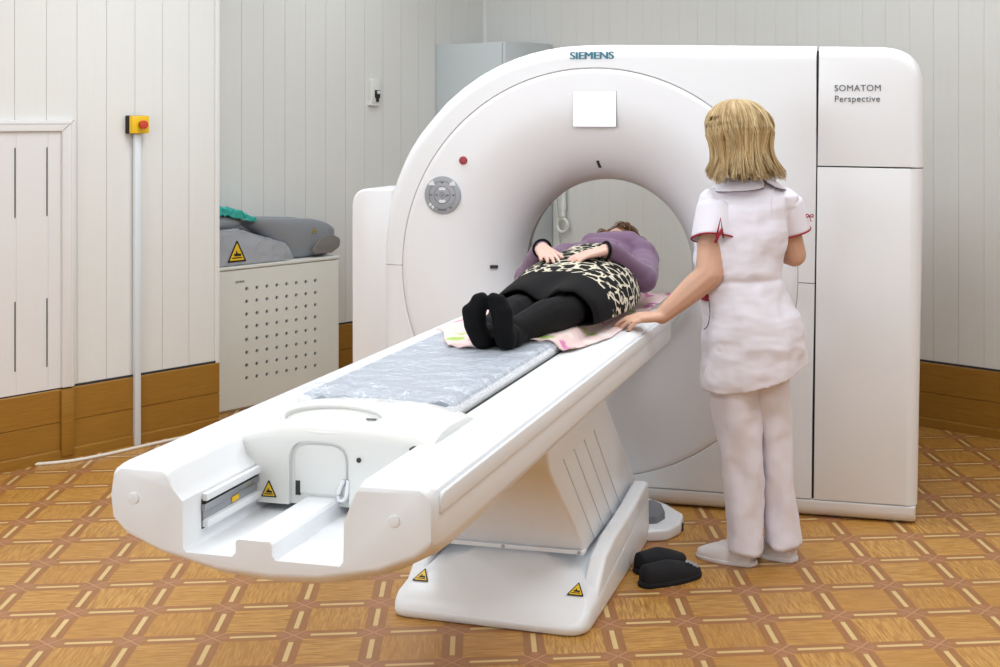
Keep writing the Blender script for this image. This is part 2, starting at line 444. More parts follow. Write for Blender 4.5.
# wooden wainscot: two boards over a small base, with a dark strip painted as the shadow gap above
def wainscot(name, origin, d, x0, x1):
    prof = [(0, 0), (-.020, 0), (-.020, .044), (-.012, .047), (-.010, .052), (-.012, .056), (-.012, .176), (-.006, .180), (-.012, .184), (-.012, .333), (-.009, .338), (0, .338)]
    o = prism(name, prof, 'x', x0, x1, 'wood'); tag(o, kind='structure'); frame(o, origin, d)
    s = box('trim_shadow_gap', (x0, -.004, .338), (x1, 0, .349), 'seam'); tag(s, kind='structure'); frame(s, origin, d)
    return o
wainscot('baseboard_left', A0-V*-.0, U, -7.0, .464+.0)
wainscot('baseboard_alcove', A0-V*.487, U, .47, 2.9)
wainscot('baseboard_right', CORN, V, 0, 9)
# corner trims
for nm, org, d, x in (('trim_1', Acor, U, 0), ('trim_2', CORN, V, 0)):
    t = prism(nm, rpoly([(-.018, -.006), (.006, -.006), (.006, .018), (-.018, .018)] if nm == 'trim_1' else [(0, -.03), (.012, -.012), (.03, 0), (0, 0)], .003, 2), 'z', .338 if nm == 'trim_2' else 0, CEIL, 'wall'); tag(t, kind='structure'); frame(t, org, d)

# access door panel with slots in the left wall
dr = thing('door_1', 'white slatted service door in a mitred frame, far left of the wall', 'door', A0, math.atan2(U.y, U.x)); dr['kind'] = 'structure'
fr = prism('door_frame', [(-.34, .345), (-.34, 1.615), (-1.6, 1.615), (-1.6, .345), (-1.54, .345), (-1.54, 1.563), (-.40, 1.563), (-.40, .345)], 'y', -.026, 0, 'door', dr, .003)
fm = prism('frame_molding', [(-.352, .345), (-.352, 1.603), (-1.59, 1.603), (-1.59, .345), (-1.585, .345), (-1.585, 1.598), (-.357, 1.598), (-.357, .345)], 'y', -.029, -.02, 'door', dr)
mit = prism('mitre_joint', [(-.342, 1.614), (-.398, 1.565), (-.3995, 1.566), (-.3435, 1.615)], 'y', -.0268, -.02, 'seam', dr)
pn = box('door_leaf', (-1.54, -.010, .345), (-.401, 0, 1.562), 'door', dr)
cut = bmesh.new()
for k in range(7):
    x = -.468-k*.152
    for z0, z1 in ((1.163, 1.487), (.452, .776)):
        m = bmesh.new(); bmesh.ops.create_cube(m, size=1)
        for v in m.verts: v.co = Vector((x+v.co.x*.0085, -.006+v.co.y*.02, (z0+z1)/2+v.co.z*(z1-z0)))
        me = bpy.data.meshes.new('c'); m.to_mesh(me); m.free(); cut.from_mesh(me)
    m = bmesh.new(); bmesh.ops.create_cube(m, size=1)
    for v in m.verts: v.co = Vector((x+.004+v.co.x*.0025, -.0105+v.co.y*.004, .95+v.co.z*1.3))
    me = bpy.data.meshes.new('c'); m.to_mesh(me); m.free(); cut.from_mesh(me)
boolean(pn, link('cut', from_bm(cut), 'seam'), True); pn.data.materials.clear(); pn.data.materials.append(M['door'])
for p in pn.data.polygons: p.use_smooth = False
sl = box('slot_backing', (-1.53, -.0012, .40), (-.41, -.0002, 1.52), 'black', dr)
po = box('wooden_post', (-.405, -.03, .02), (-.345, -.012, .336), 'wood', dr, .003)

# emergency stop and its trunking
es = thing('emergency_stop_box', 'yellow emergency stop box with red push button on left wall', 'emergency stop', A0-U*.014, math.atan2(U.y, U.x))
box('back_box', (-.052, -.034, 1.547), (.040, 0, 1.637), 'black', es, .004)
box('cover', (-.050, -.062, 1.548), (.044, -.033, 1.636), 'ybox', es, .005)
disc('button_collar', (.002, 1.592), .017, .017, -.072, -.061, 'black', es, 24)
disc('push_button', (.002, 1.592), .021, .021, -.090, -.071, 'red', es, 28, .004)
tr = box('cable_trunking', (-.022, -.0365, .0), (.010, -.0125, 1.547), 'trunk', None, .003); frame(tr, A0-U*.010, U)
tag(tr, 'white vertical cable trunking running down from the yellow stop box to the floor', 'cable trunking')

# wall device in the alcove
hd = thing('wall_holder', 'small white wall holder with black handset, high on the alcove wall', 'wall holder', A0-V*.487-U*.03, math.atan2(U.y, U.x))
prism('housing', rpoly([(1.905, 1.72), (1.972, 1.72), (1.972, 1.862), (1.955, 1.872), (1.922, 1.872), (1.905, 1.862)], .01), 'y', -.035, 0, 'panel', hd, .004)
prism('handset', [(1.928, 1.80), (1.966, 1.80), (1.964, 1.75), (1.955, 1.745), (1.955, 1.725), (1.938, 1.725), (1.938, 1.745), (1.928, 1.755)], 'y', -.048, -.034, 'black', hd, .003)
disc('dial', (1.947, 1.785), .011, .011, -.054, -.047, 'trunk', hd, 20)
prism('drip_cup', rpoly([(1.895, 1.70), (1.975, 1.70), (1.972, 1.735), (1.905, 1.735)], .008), 'y', -.03, -.001, 'panel', hd, .003)

# grey locker in the corner
lk = thing('metal_locker', 'tall grey metal locker in the back corner behind the scanner', 'locker', Vector((-1.076, 8.624, 0)), math.atan2(U.y, U.x))
# local x along U (0..0.47), local -y outward along V
box('carcass', (.004, -.62, 0), (.45, -.004, 2.11), 'lockgrey', lk, .004)
box('door', (.002, -.652, .06), (.445, -.624, 2.112), 'lockgrey', lk, .004)
box('door_gap', (.006, -.6245, .05), (.44, -.6195, 2.10), 'seam', lk)
for z in (.5, 1.1, 1.7): box('hinge', (-.002, -.65, z), (.006, -.625, z+.07), 'metal', lk)

# hose on the right wall seen through the bore
hz = thing('wall_hose', 'pale ribbed hose hanging on the rear wall behind the scanner bore', 'hose', Vector((-.19, 8.475, 0)), math.atan2(V.y, V.x))
tube('hose', [(0, -.035, 1.75), (0, -.035, 1.4), (.0, -.035, 1.15), (0, -.04, .97)], lambda t: .018+.004*math.sin(t*190), 'panel', hz, 12)
tube('hook_ring', [(0+.045*math.cos(a), -.045, .92+.045*math.sin(a)) for a in [k*PI/6 for k in range(12)]], .011, 'panel', hz, 8, True)
tube('thin_cord', [(-.07, -.02, 1.6), (-.085, -.02, 1.15), (-.06, -.02, .9), (-.045, -.02, .6)], .005, 'panel', hz, 6)
box('clip', (-.03, -.02, 1.5), (.03, 0, 1.54), 'panel', hz, .003)

# perforated cabinet in the alcove
cb = thing('perforated_cabinet', 'white cabinet with square grid of round vent holes in the alcove', 'cabinet', A0-V*.247, math.atan2(U.y, U.x))
cc = box('body', (.475, .0, .0), (1.443, .215, .782), 'panel', cb, .004)
fp = box('front_panel', (.470, -.012, .012), (1.443, .0, .778), 'panel', cb, .002)
cut = bmesh.new()
for i in range(8):
    for j in range(8):
        m = bmesh.new(); bmesh.ops.create_cone(m, segments=20, radius1=.0105, radius2=.0105, depth=.05, cap_ends=True)
        bmesh.ops.transform(m, matrix=Matrix.Translation((.8+i*.0673, -.008, .172+j*.0712)) @ Matrix.Rotation(PI/2, 4, 'X'), verts=m.verts[:])
        me = bpy.data.meshes.new('c'); m.to_mesh(me); m.free(); cut.from_mesh(me)
cme = from_bm(cut); boolean(fp, link('cut', cme, 'seam')); fp.data.materials.clear(); fp.data.materials.append(M['panel'])
for p in fp.data.polygons: p.use_smooth = False
cut = bmesh.new()
box('filter_mesh', (.76, -.0012, .14), (1.31, -.0002, .72), 'keydark', cb)
box('top_lid', (.466, -.016, .784), (1.449, .22, .802), 'panel', cb, .003)
text('maker_name', 'SIEMENS', .016, 'text', cb, (.725, -.0125, .708))

# cushions on the cabinet
ZC = .803
def along(x, y, z): return A0-V*.247+U*x+V*(-y)+Vector((0, 0, z))
az = math.atan2(U.y, U.x)
wd = thing('foam_wedge', 'grey foam wedge in clear film with yellow warning triangle on cabinet', 'foam wedge', along(0, 0, 0), az)
pr = [(.52, ZC), (.52, ZC+.195), (.76, ZC+.185), (1.04, ZC+.10), (1.07, ZC+.07), (1.075, ZC+.002)]
prism('wedge_pad', pr, 'y', .0, .185, 'foam', wd, .012)
def crumple(name, fn, nu, nv, mat, parent, amp, sc):
    rings = []
    for i in range(nu+1):
        r = []
        for j in range(nv+1):
            p = Vector(fn(i/nu, j/nv)); r.append(p+Vector((0, 0, 1))*amp*abs(noise.noise(p*sc))+Vector((.3, .3, 0))*amp*noise.noise(p*sc*1.3+Vector((5, 1, 2))))
        rings.append(r)
    return loft(name, rings, mat, parent, (False, False), False)
def wf(s, t):
    # path: front face bottom -> over the top -> back
    x = .515+s*.60
    zt = ZC+.20 if x < .76 else ZC+.192-(x-.76)*.31
    if x > 1.075: zt = ZC+.085-(x-1.075)*1.8
    zt = max(zt, ZC+.01)
    if t < .45: return (x, -.012, ZC+.003+(zt-ZC)*t/.45)
    return (x, -.012+(t-.45)/.55*.2, zt+.004)
crumple('film_wrap', wf, 34, 26, 'film', wd, .01, 26)
sticker(wd, (.735, -.0135, ZC+.022), (PI/2, 0, 0), .125)
pc = thing('foam_cushion', 'pale grey rounded cushion on top of the foam wedge by the corner', 'cushion', along(0, 0, 0), az)
def cush(x): return .0
rr = []
for i in range(13):
    x = .50+i/12*.33; k = math.sqrt(max(.02, 1-(i/12)**4)); zb = ZC+.209-.02*(i/12)
    rr.append([(x, .09+.085*k*math.cos(a)*abs(math.cos(a))**-.4 if abs(math.cos(a)) > 1e-3 else .09, zb+.045+.047*k*math.sin(a)) for a in [q*PI/12 for q in range(24)]])
loft('cushion_pad', rr, 'foam', pc)
tl = thing('teal_cloth', 'crumpled teal cloth draped on the grey cushion at alcove edge', 'cloth', along(0, 0, 0), az)
def tf(s, t):
    x = .50+s*.37; h = ZC+.335-.085*s**1.8
    if t < .4: return (x, .0-.01*t, h-.05*(1-t/.4)*(1-.5*s))
    return (x, (t-.4)*.26, h)
tc = crumple('cloth_folds', tf, 40, 24, 'teal', tl, .03, 30)
sm = tc.modifiers.new('s', 'SOLIDIFY'); sm.thickness = .004; bake(tc)
hr = thing('headrest_shell', 'long curved grey support shell with rounded end, lying on right of cabinet top', 'headrest', along(0, 0, 0), az)
# trough: long shell, thick rounded right end, profile swept along x with a curved top edge
rr = []; n = 46
for i in range(n+1):
    t = i/n; x = .86+t*.62
    top = ZC+.26-.035*t-.085*max(0, (t-.55)/.45)**2.2
    bot = ZC+.004+.21*max(0, 1-t/.50)**1.0+(.06*max(0, (t-.86)/.14)**2)
    half = .095*math.sqrt(max(.03, 1-max(0, (t-.8)/.2)**2))
    ring = []
    # outer surface from front-bottom up over front edge, dip in the middle, rear edge, underside
    prof = [(-.55, 0), (-.9, .35), (-1, .8), (-.95, 1), (-.8, .97), (-.5, .62), (0, .5), (.5, .62), (.8, .97), (.95, 1), (1, .8), (.9, .35), (.55, 0), (.2, -.02), (-.2, -.02)]
    for a, b in prof:
        ring.append((x, .10+a*half, bot+(top-bot)*b))
    rr.append(ring)
hs = loft('shell', rr, 'foam', hr); m = hs.modifiers.new('s', 'SUBSURF'); m.levels = 2; bake(hs)
prism('dark_scoop', rpoly([(1.24, ZC+.02), (1.32, ZC+.115), (1.40, ZC+.13), (1.465, ZC+.10), (1.455, ZC+.05), (1.40, ZC+.02)], .03), 'y', -.004, .02, 'foamdark', hr, .003)
sticker(hr, (1.27, -.0035, ZC+.145), (PI/2, 0, 0), .032)

# white cable on the floor
tube_pts = [(-3.6, 5.4, .007), (-3.0, 5.9, .007), (-2.70, 6.00, .007), (-2.49, 6.08, .007), (-2.36, 6.20, .007), (-2.25, 6.34, .007), (-2.12, 6.50, .007), (-1.95, 6.66, .007), (-1.5, 6.95, .007), (-.8, 7.2, .007)]
tag(tube('floor_cable', tube_pts, .008, 'cable'), 'white cable lying on the parquet along the left wooden baseboard', 'cable')

# ------------------------------------------------------------------ the scanner gantry
TH = math.radians(14.27)
def T(p, s, z=0): return Vector((p*math.cos(TH)+s*math.sin(TH), -p*math.sin(TH)+s*math.cos(TH), z))
P0 = -1.356
G = thing('ct_scanner', 'large white ring-shaped CT scanner gantry with round bore', 'medical scanner', T(P0, 5.3), -TH)
GC = (-.008, .972); RC = .8662
left = [(-.931, .979), (-.9315, 1.05), (-.926, 1.12), (-.912, 1.219), (-.895, 1.29), (-.874, 1.352), (-.845, 1.42), (-.813, 1.485), (-.77, 1.553), (-.719, 1.616), (-.655, 1.69), (-.58, 1.756), (-.50, 1.812), (-.42, 1.855), (-.35, 1.884), (-.285, 1.905), (-.215, 1.921), (-.151, 1.931), (-.06, 1.937), (.03, 1.938), (.25, 1.934), (.454, 1.930), (.70, 1.925), (.931, 1.920)]
def resample(pts, n, sharp=()):
    pts = [Vector(p) for p in pts]; L = [0]
    for a, b in zip(pts, pts[1:]): L.append(L[-1]+(b-a).length)
    out = []
    for i in range(n+1):
        d = L[-1]*i/n; k = 0
        while k < len(L)-2 and L[k+1] < d: k += 1
        t = (d-L[k])/(L[k+1]-L[k]); out.append(pts[k].lerp(pts[k+1], t))
    return out
left = [(x-.040*min(1, max(0, (-x-.1)/.75)), z) for x, z in left]
def cover(name, runs, mat, rb=.055, depth=.85):
    """runs: list of (polyline, rounded?) following the outline; strip between circle and outline"""
    outer = []
    fixed = {}
    for pts, rnd, n in runs:
        q = resample(pts, n)
        for i, p in enumerate(q):
            if outer and i == 0:
                if outer[-1][1] > rnd: fixed[len(outer)-1] = Vector((0, 1)); outer.append((p-Vector((0, rb)), rnd))
                continue
            if outer and outer[-1][1] == rnd == 0 and p.y > outer[-1][0].y and i < 3: continue
            outer.append((p, rnd))
    c = Vector(GC); rings = []
    N_ = len(outer); inner = []
    # inner points at matching polar angle
    for p, r in outer:
        d = (p-c).normalized(); inner.append(c+d*RC)
    # outward normals of the outline
    nor = []
    for i in range(N_):
        a = outer[max(i-1, 0)][0]; b = outer[min(i+1, N_-1)][0]; t = (b-a).normalized(); nn = Vector((t.y, -t.x))
        if nn.dot(outer[i][0]-c) < 0: nn = -nn
        nor.append(fixed.get(i, nn))
    def ring(f): return [f(i) for i in range(N_)]
    rings.append(ring(lambda i: (inner[i].x, .03, inner[i].y)))
    rings.append(ring(lambda i: (inner[i].x, .003, inner[i].y)))
    def lip(i):
        q = inner[i]+(outer[i][0]-inner[i]).normalized()*.003; return (q.x, 0, q.y)
    rings.append(ring(lip))
    def pre(i):
        rr_ = min(rb*outer[i][1], (outer[i][0]-inner[i]).length*.85); q = outer[i][0]-nor[i]*rr_; q = q.lerp(inner[i], .08); return (q.x, 0, q.y)
    rings.append(ring(pre))
    K = 7
    for k in range(K+1):
        a = k/K*PI/2
        def f(i, a=a):
            rr_ = rb*outer[i][1]
            gap = (outer[i][0]-inner[i]).length; rr_ = min(rr_, gap*.85)
            q = outer[i][0]-nor[i]*rr_*(1-math.sin(a)); return (q.x, rr_*(1-math.cos(a)), q.y)
        rings.append(ring(f))
    rings.append(ring(lambda i: (outer[i][0].x, depth, outer[i][0].y)))
    o = loft(name, rings, mat, G, (False, False), False); bm = bmesh.new(); bm.from_mesh(o.data); bmesh.ops.remove_doubles(bm, verts=bm.verts[:], dist=.00005); bm.to_mesh(o.data); bm.free(); autosmooth(o.data, 32); return o
cover('upper_front_cover', [([(-.971, .9785), (-.971, .98)], 1, 2), (left, 1, 90), ([(.931, 1.920), (.9305, 1.45)], 0, 14), ([(.9305, 1.45), (.924, .955)], 0, 14)], 'gantry')
cover('lower_front_cover', [([(.924, .952), (.914, .40)], 0, 14), ([(.914, .40), (.911, .078)], 0, 10), ([(.911, .078), (-.965, .078)], 0, 60), ([(-.965, .078), (-.971, .5)], 1, 14), ([(-.971, .5), (-.971, .9765)], 1, 14)], 'gantry')
# turned funnel with flare into the throat
prof = [(.8645, .03), (.8645, .004), (.862, .0005), (.84, 0), (.80, 0), (.76, 0), (.72, .001), (.68, .004), (.64, .009), (.60, .018), (.56, .031), (.52, .049), (.485, .071), (.455, .097), (.43, .127), (.41, .160), (.397, .195), (.388, .232), (.383, .262), (.381, .29)]
def lathe(name, prof, mat, n=128, z=None):
    rings = []
    for r, y in prof: rings.append([(GC[0]+r*math.cos(2*PI*k/n), y, GC[1]+r*math.sin(2*PI*k/n)) for k in range(n)])
    return loft(name, rings, mat, G, (False, False))
lathe('funnel_cover', prof, 'funnel')
lathe('bore_liner', [(.381, .29), (.385, .292), (.388, .36), (.41, .44), (.46, .56), (.50, .70), (.53, .85), (.60, .852)], 'liner')
lathe('rear_cover', [(.60, .852), (.87, .852)], 'gantry', 64)
ch = prism('chassis', [(-.92, .02), (.95, .02), (1.30, .02), (1.325, 1.72), (1.18, 1.88), (.93, 1.895), (-.14, 1.905), (-.4, 1.83), (-.57, 1.73), (-.7, 1.60), (-.86, 1.33), (-.91, 1.1)], 'y', .06, .80, 'seam', G)
cut = bmesh.new(); bmesh.ops.create_cone(cut, segments=96, radius1=.80, radius2=.80, depth=2, cap_ends=True)
bmesh.ops.transform(cut, matrix=Matrix.Translation((0, .4, .973)) @ Matrix.Rotation(PI/2, 4, 'X'), verts=cut.verts[:])
boolean(ch, link('cut', from_bm(cut), 'seam')); ch.data.materials.clear(); ch.data.materials.append(M['seam'])
box('seam_backing', (-.90, .032, .965), (-.87, .05, .99), 'seam', G)
box('seam_backing', (.86, .024, .06), (.95, .05, 1.90), 'seam', G)
box('seam_backing', (-.86, .024, .06), (1.30, .05, .10), 'seam', G)
box('seam_backing', (.95, .03, 1.36), (1.31, .05, 1.5), 'seam', G)
lathe('seam_backing_ring', [(.84, .028), (.89, .028)], 'seam', 96)
# right hand covers
ur = rpoly([(.9365, 1.4325), (.942, 1.918), (1.350, 1.908), (1.3475, 1.4285)], [0, 0, .19, 0], 12)
def shell(name, pts, y0, y1, mat, par, K=7):
    rings = []
    for k in range(K+1):
        a = k/K*PI/2; rings.append([(x-nx*r*(1-math.sin(a)), y0+r*(1-math.cos(a)), z-nz*r*(1-math.sin(a))) for x, z, r, nx, nz in pts])
    rings.append([(x, y1, z) for x, z, r, nx, nz in pts])
    pre = [(x*.96+1.14*.04, y, z*.96+.8*.04) for x, y, z in rings[0]]
    o = loft(name, rings, mat, par); autosmooth(o.data, 32); return o
E_ = .045
up_ = [(.942, 1.918, E_, 0, 1)]
for x, z in rpoly([(1.0, 1.917), (1.357, 1.908), (1.354, 1.56)], [0, .19, 0], 14):
    t_ = 0
    up_.append([x, z, E_, 0, 1])
for i in range(1, len(up_)):
    a = Vector(up_[i-1][:2]); b = Vector(up_[min(i+1, len(up_)-1)][:2]); d = (b-a).normalized(); nn = Vector((-d.y, d.x)); up_[i][3:] = [nn.x, nn.y]
up_ += [[1.353, 1.4285, E_, 1, 0], [1.3475-E_, 1.4285, .003, 0, -1], [.9365, 1.4325, .003, 0, 0], [.9415, 1.918-E_, .003, -1, 0]]
shell('upper_side_cover', up_, 0, .85, 'gantry', G)
shell('lower_side_cover', [[.9355, 1.427, .003, -1, 0], [1.3475-E_, 1.4235, .003, 0, 1], [1.353, 1.4235, E_, 1, 0], [1.341, .75, E_, 1, 0], [1.329, .0765, E_, 1, 0], [1.3255-E_, .0765, .003, 0, -1], [.9205, .0765, .003, -1, 0]], 0, .85, 'gantry', G)
# skirt
sk = []
pr = [(.006, .0735), (0, .070), (0, .045), (.006, .026), (.018, .012), (.034, .004), (.05, 0), (.80, 0), (.80, .0735)]
for x, ins in ((-.925, 0), (1.305, 0), (1.318, .006), (1.3225, .018)):
    sk.append([(x, y+ins*(1 if y < .4 else -1), z) for y, z in pr])
o = loft('skirt', sk, 'gantry', G); autosmooth(o.data, 40)
# left side cover set back
ls = rpoly([(-1.160, 0), (-1.163, 1.306), (-.960, 1.306), (-.960, 0)], [0, .085, 0, 0], 10)
prism('left_side_cover', ls, 'y', .1, .38, 'gantry', G, .012, 4)
# screen, keypad, buttons
box('screen_frame', (-.094, -.002, 1.587), (.097, .002, 1.740), 'keypad', G)
box('screen', (-.092, -.0032, 1.591), (.093, -.0018, 1.738), 'screen', G)
kp = disc('control_pad', (-.684, 1.289), .083, .083, -.006, .004, 'keypad', G, 48, .002)
kc = (-.684, 1.289)
def ringseg(name, r0, r1, a0, a1, y0, y1, mat, par, n=16):
    pts = [(kc[0]+r1*math.cos(math.radians(a0+(a1-a0)*k/n)), kc[1]+r1*math.sin(math.radians(a0+(a1-a0)*k/n))) for k in range(n+1)]
    pts += [(kc[0]+r0*math.cos(math.radians(a1-(a1-a0)*k/n)), kc[1]+r0*math.sin(math.radians(a1-(a1-a0)*k/n))) for k in range(n+1)]
    return prism(name, pts, 'y', y0, y1, mat, par)
ringseg('ring_mark', .036, .0385, 0, 359.9, -.0066, -.0055, 'keydark', kp, 40)
ringseg('ring_mark', .060, .0620, 0, 359.9, -.0066, -.0055, 'keydark', kp, 40)
ringseg('ring_mark', .0105, .0125, 0, 359.9, -.0066, -.0055, 'keydark', kp, 24)
for a0, a1 in ((60, 120), (240, 300)):
    ringseg('arrow_key', .022, .034, a0, a1, -.008, -.0055, 'screen' if False else 'trunk', kp)
for dx, dz in ((-.048, .052), (.048, .052)):
    prism('arrow_key', [(kc[0]+dx+x, kc[1]+dz+z) for x, z in ((-.014, -.010), (.014, -.010), (.010, .002), (.002, .013), (-.004, .004), (-.012, .002))], 'y', -.008, -.0055, 'trunk', kp)
for dx, dz in ((-.055, -.042), (-.043, -.053)):
    prism('square_key', [(kc[0]+dx+x, kc[1]+dz+z) for x, z in ((-.008, 0), (0, -.009), (.008, 0), (0, .009))], 'y', -.008, -.0055, 'trunk', kp)
for dx, dz, w_ in ((-.052, 0, .006), (-.026, 0, .005), (.026, 0, .005), (.052, 0, .006), (0, -.065, .02), (.04, -.055, .006), (0, .055, .006), (.02, -.003, .004), (0, 0, .005)):
    box('symbol', (kc[0]+dx-w_, -.0066, kc[1]+dz-.0035), (kc[0]+dx+w_, -.0055, kc[1]+dz+.0035), 'keydark', kp)
disc('red_button', (-.588, 1.441), .018, .018, -.008, .003, 'button', G, 28, .003)
def mark(name, x, z, ang, a, b, y):
    o = box(name, (-a, -.004, -b), (a, .004, b), 'seam', G, .001); o.location = (x, y, z); o.rotation_euler = (0, ang, 0); return o
o = mark('laser_window', -.005, 1.408, math.radians(-8), .0065, .022, .100); o.rotation_euler = (math.radians(45), math.radians(-8), 0); o.location.z = 1.428
o = mark('laser_window', -.475, .972, 0, .018, .007, .08); o.rotation_euler = (0, math.radians(2), math.radians(38))
text('maker_name', 'SIEMENS', .045, 'logo', G, (-.107, -.0005, 1.876), bold=.0018, sx=1.15, sp=1.0)
text('model_name', 'SOMATOM', .036, 'text', G, (1.003, -.0012, 1.735), sp=1.08)
text('model_name', 'Perspective', .036, 'text', G, (1.003, -.0012, 1.692), sp=1.08)

# ------------------------------------------------------------------ the patient table
TB = thing('patient_table', 'long white motorised patient table on a slanted pedestal before the scanner', 'patient table', T(P0, 4.4), -TH)
# cradle: one extruded section, front end curving under
def section(x_bot=0):
    return [(-.385, .80), (-.378, .855), (-.360, .868), (-.250, .868), (-.236, .856), (-.222, .822), (-.200, .800), (-.199, .70), (-.192, .69), (-.080, .69), (-.072, .70), (-.072, .722), (-.066, .728), (.008, .728), (.014, .722), (.014, .70), (.022, .69), (.170, .69), (.178, .70), (.180, .785), (.207, .848), (.216, .868), (.355, .868), (.374, .856), (.381, .83),
            (.381, .750), (.376, .739), (.345, .714), (.255, .679), (.118, .650), (0, .644), (-.118, .650), (-.255, .679), (-.345, .712), (-.379, .745)]
rings = []
S = section(); N_ = len(S)
cz = .76
def inset(p, d):
    # move towards inside of the section near outer contour only
    x, z = p; outer = z < .76 or abs(x) > .3 or z > .85
    q = list(p)
    if abs(x) > .34: q[0] = x-math.copysign(d, x)
    if z >= .85: q[1] = z-d
    if z < .758 and not (abs(x) < .205 and z > .685): q[1] = z+d*1.0
    return q
def under(p, v):
    # belly of the shell drops behind the front edge
    x, z = p
    if z > .757 or (abs(x) < .21 and z > .68): return 0
    f = (.757-z)/.113; t = min(1, max(0, (v+1.915)/.20)); return f*(.006-.060*math.sin(t*PI/2)*(1 if v < -1.5 else max(.25, 1-(v+1.5)*.8)))
for v, d in ((-1.915, .014), (-1.913, .008), (-1.906, .005), (-1.893, .001), (-1.87, 0), (-1.84, 0), (-1.79, 0), (-1.72, 0), (-1.6, 0), (-1.5, 0), (-1.2, 0), (-.9, 0), (-.5, 0), (0, 0), (.6, 0)):
    rings.append([(inset(p, d)[0], v, inset(p, d)[1]+under(p, v)) for p in S])
for v, d in ((.642, .002), (.65, .01)): rings.append([(inset(p, d)[0], v, inset(p, d)[1]) for p in S])
cr = loft('cradle', rings, 'table', TB); autosmooth(cr.data, 42)
for s_, nm in ((1, 'side_rail'), (-1, 'side_rail')):
    x = .381 if s_ > 0 else -.385
    pts = rpoly([(-1.885, .808), (-1.885, .851), (.60, .851), (.60, .808)], [.0, .02, 0, 0], 4)
    prism(nm, pts, 'x', min(x-.004*s_, x+.0055*s_), max(x-.004*s_, x+.0055*s_), 'table', TB, .004)
for x, z in ((-.319, .798), (.293, .795)):
    q = disc('screw_cap', (x, z), .013, .013, -1.9185, -1.912, 'table', TB, 24, .002)
# slot with metal guide in the left arm
box('guide_slot', (-.2005, -1.84, .716), (-.1985, -1.2, .782), 'seam', TB)
box('guide_rail', (-.1995, -1.84, .757), (-.190, -1.2, .772), 'metal', TB, .001)
box('guide_rail', (-.1995, -1.838, .735), (-.1955, -1.2, .757), 'keypad', TB)
box('guide_ledge', (-.2, -1.838, .720), (-.184, -1.2, .737), 'table', TB, .002)
box('guide_ledge', (-.2, -1.838, .778), (-.186, -1.2, .795), 'table', TB, .003)
box('brass_clip', (-.1945, -1.72, .742), (-.1925, -1.69, .754), 'ybox', TB)
# tabletop board with lips
pr = [(-.226, .845), (-.236, .885), (-.232, .901), (-.215, .901), (-.180, .880), (.150, .880), (.178, .893), (.200, .893), (.206, .882), (.200, .845)]
prism('tabletop_board', pr, 'y', -1.32, 1.12, 'table', TB, .003)
box('board_gap_shade', (.204, -1.62, .850), (.2165, .6, .8660), 'seam', TB)  # dark strip in place of the shade between board and right arm
# mattress
pr = rpoly([(-.230, .882), (-.230, .906), (.198, .904), (.198, .882)], .007, 3)
prism('mattress', pr, 'y', -1.30, 1.11, 'pad', TB, .004)
# carriage at the foot end
def csec(v, zt, wd=1, zb=.708):
    pts = [(-.212, zb), (-.212, .800), (-.224, .816), (-.242, .830), (-.250, .845)]
    K = 17
    for k in range(K):
        x = -.250+k*.50/(K-1); pts.append((x, max(.847, zt-.030*abs(x/.25)**3.2)))
    pts += [(.250, .845), (.242, .830), (.222, .816), (.178, .800), (.178, zb)]
    return [(x, v, z) for x, z in pts]
rings = [csec(-1.600, .872), csec(-1.5985, .880), csec(-1.590, .892), csec(-1.572, .903), csec(-1.54, .913), csec(-1.49, .918), csec(-1.42, .916), csec(-1.33, .908), csec(-1.29, .890)]
ca = loft('foot_carriage', rings, 'carriage', TB)
e = bmesh.new(); bmesh.ops.create_cone(e, segments=48, radius1=1, radius2=1, depth=1, cap_ends=True)
RT = Matrix.Rotation(math.radians(22), 4, 'X'); RC_ = Vector((-.025, -1.545, .9105))
bmesh.ops.transform(e, matrix=Matrix.Translation(RC_) @ RT @ Matrix.Translation((0, 0, .040)) @ Matrix.Diagonal((.126, .052, .108, 1)), verts=e.verts[:])
boolean(ca, link('cut', from_bm(e), 'table'))
arch = rpoly([(-.112, .70), (-.112, .862), (.044, .862), (.044, .70)], [0, .05, .05, 0], 8)
boolean(ca, prism('cut', arch, 'y', -1.62, -1.588, 'table'))
ca.data.materials.clear(); ca.data.materials.append(M['carriage'])
rim = tube('handle_rim', [RC_+(RT @ Vector((.131*math.cos(a), .056*math.sin(a), .0005-.010*abs(math.sin(a))**2-.006*math.cos(a)**2))) for a in [k*PI/16 for k in range(32)]], .0055, 'carriage', TB, 8, True)
box('latch_slot', (.055, -1.53, .9035), (.08, -1.525, .9065), 'keydark', TB)
prism('release_plate', rpoly([(-.100, .735), (-.100, .853), (.034, .853), (.034, .735)], [0, .045, .045, 0], 8), 'y', -1.594, -1.586, 'carriage', TB, .003)
tube('latch', [(.030, -1.598, .775), (.018, -1.602, .745), (.020, -1.602, .728), (.036, -1.602, .735), (.042, -1.60, .775)], .005, 'table', TB, 8)
box('release_slot', (-.098, -1.5945, .730), (-.085, -1.592, .765), 'seam', TB, .001)
box('carriage_beam', (-.066, -1.895, .690), (.008, -1.3, .7285), 'table', TB, .004)
disc('screw_hole', (.069, .825), .006, .006, -1.602, -1.598, 'seam', TB, 12)
sticker(TB, (-.164, -1.6008, .722), (PI/2, 0, 0), .042)
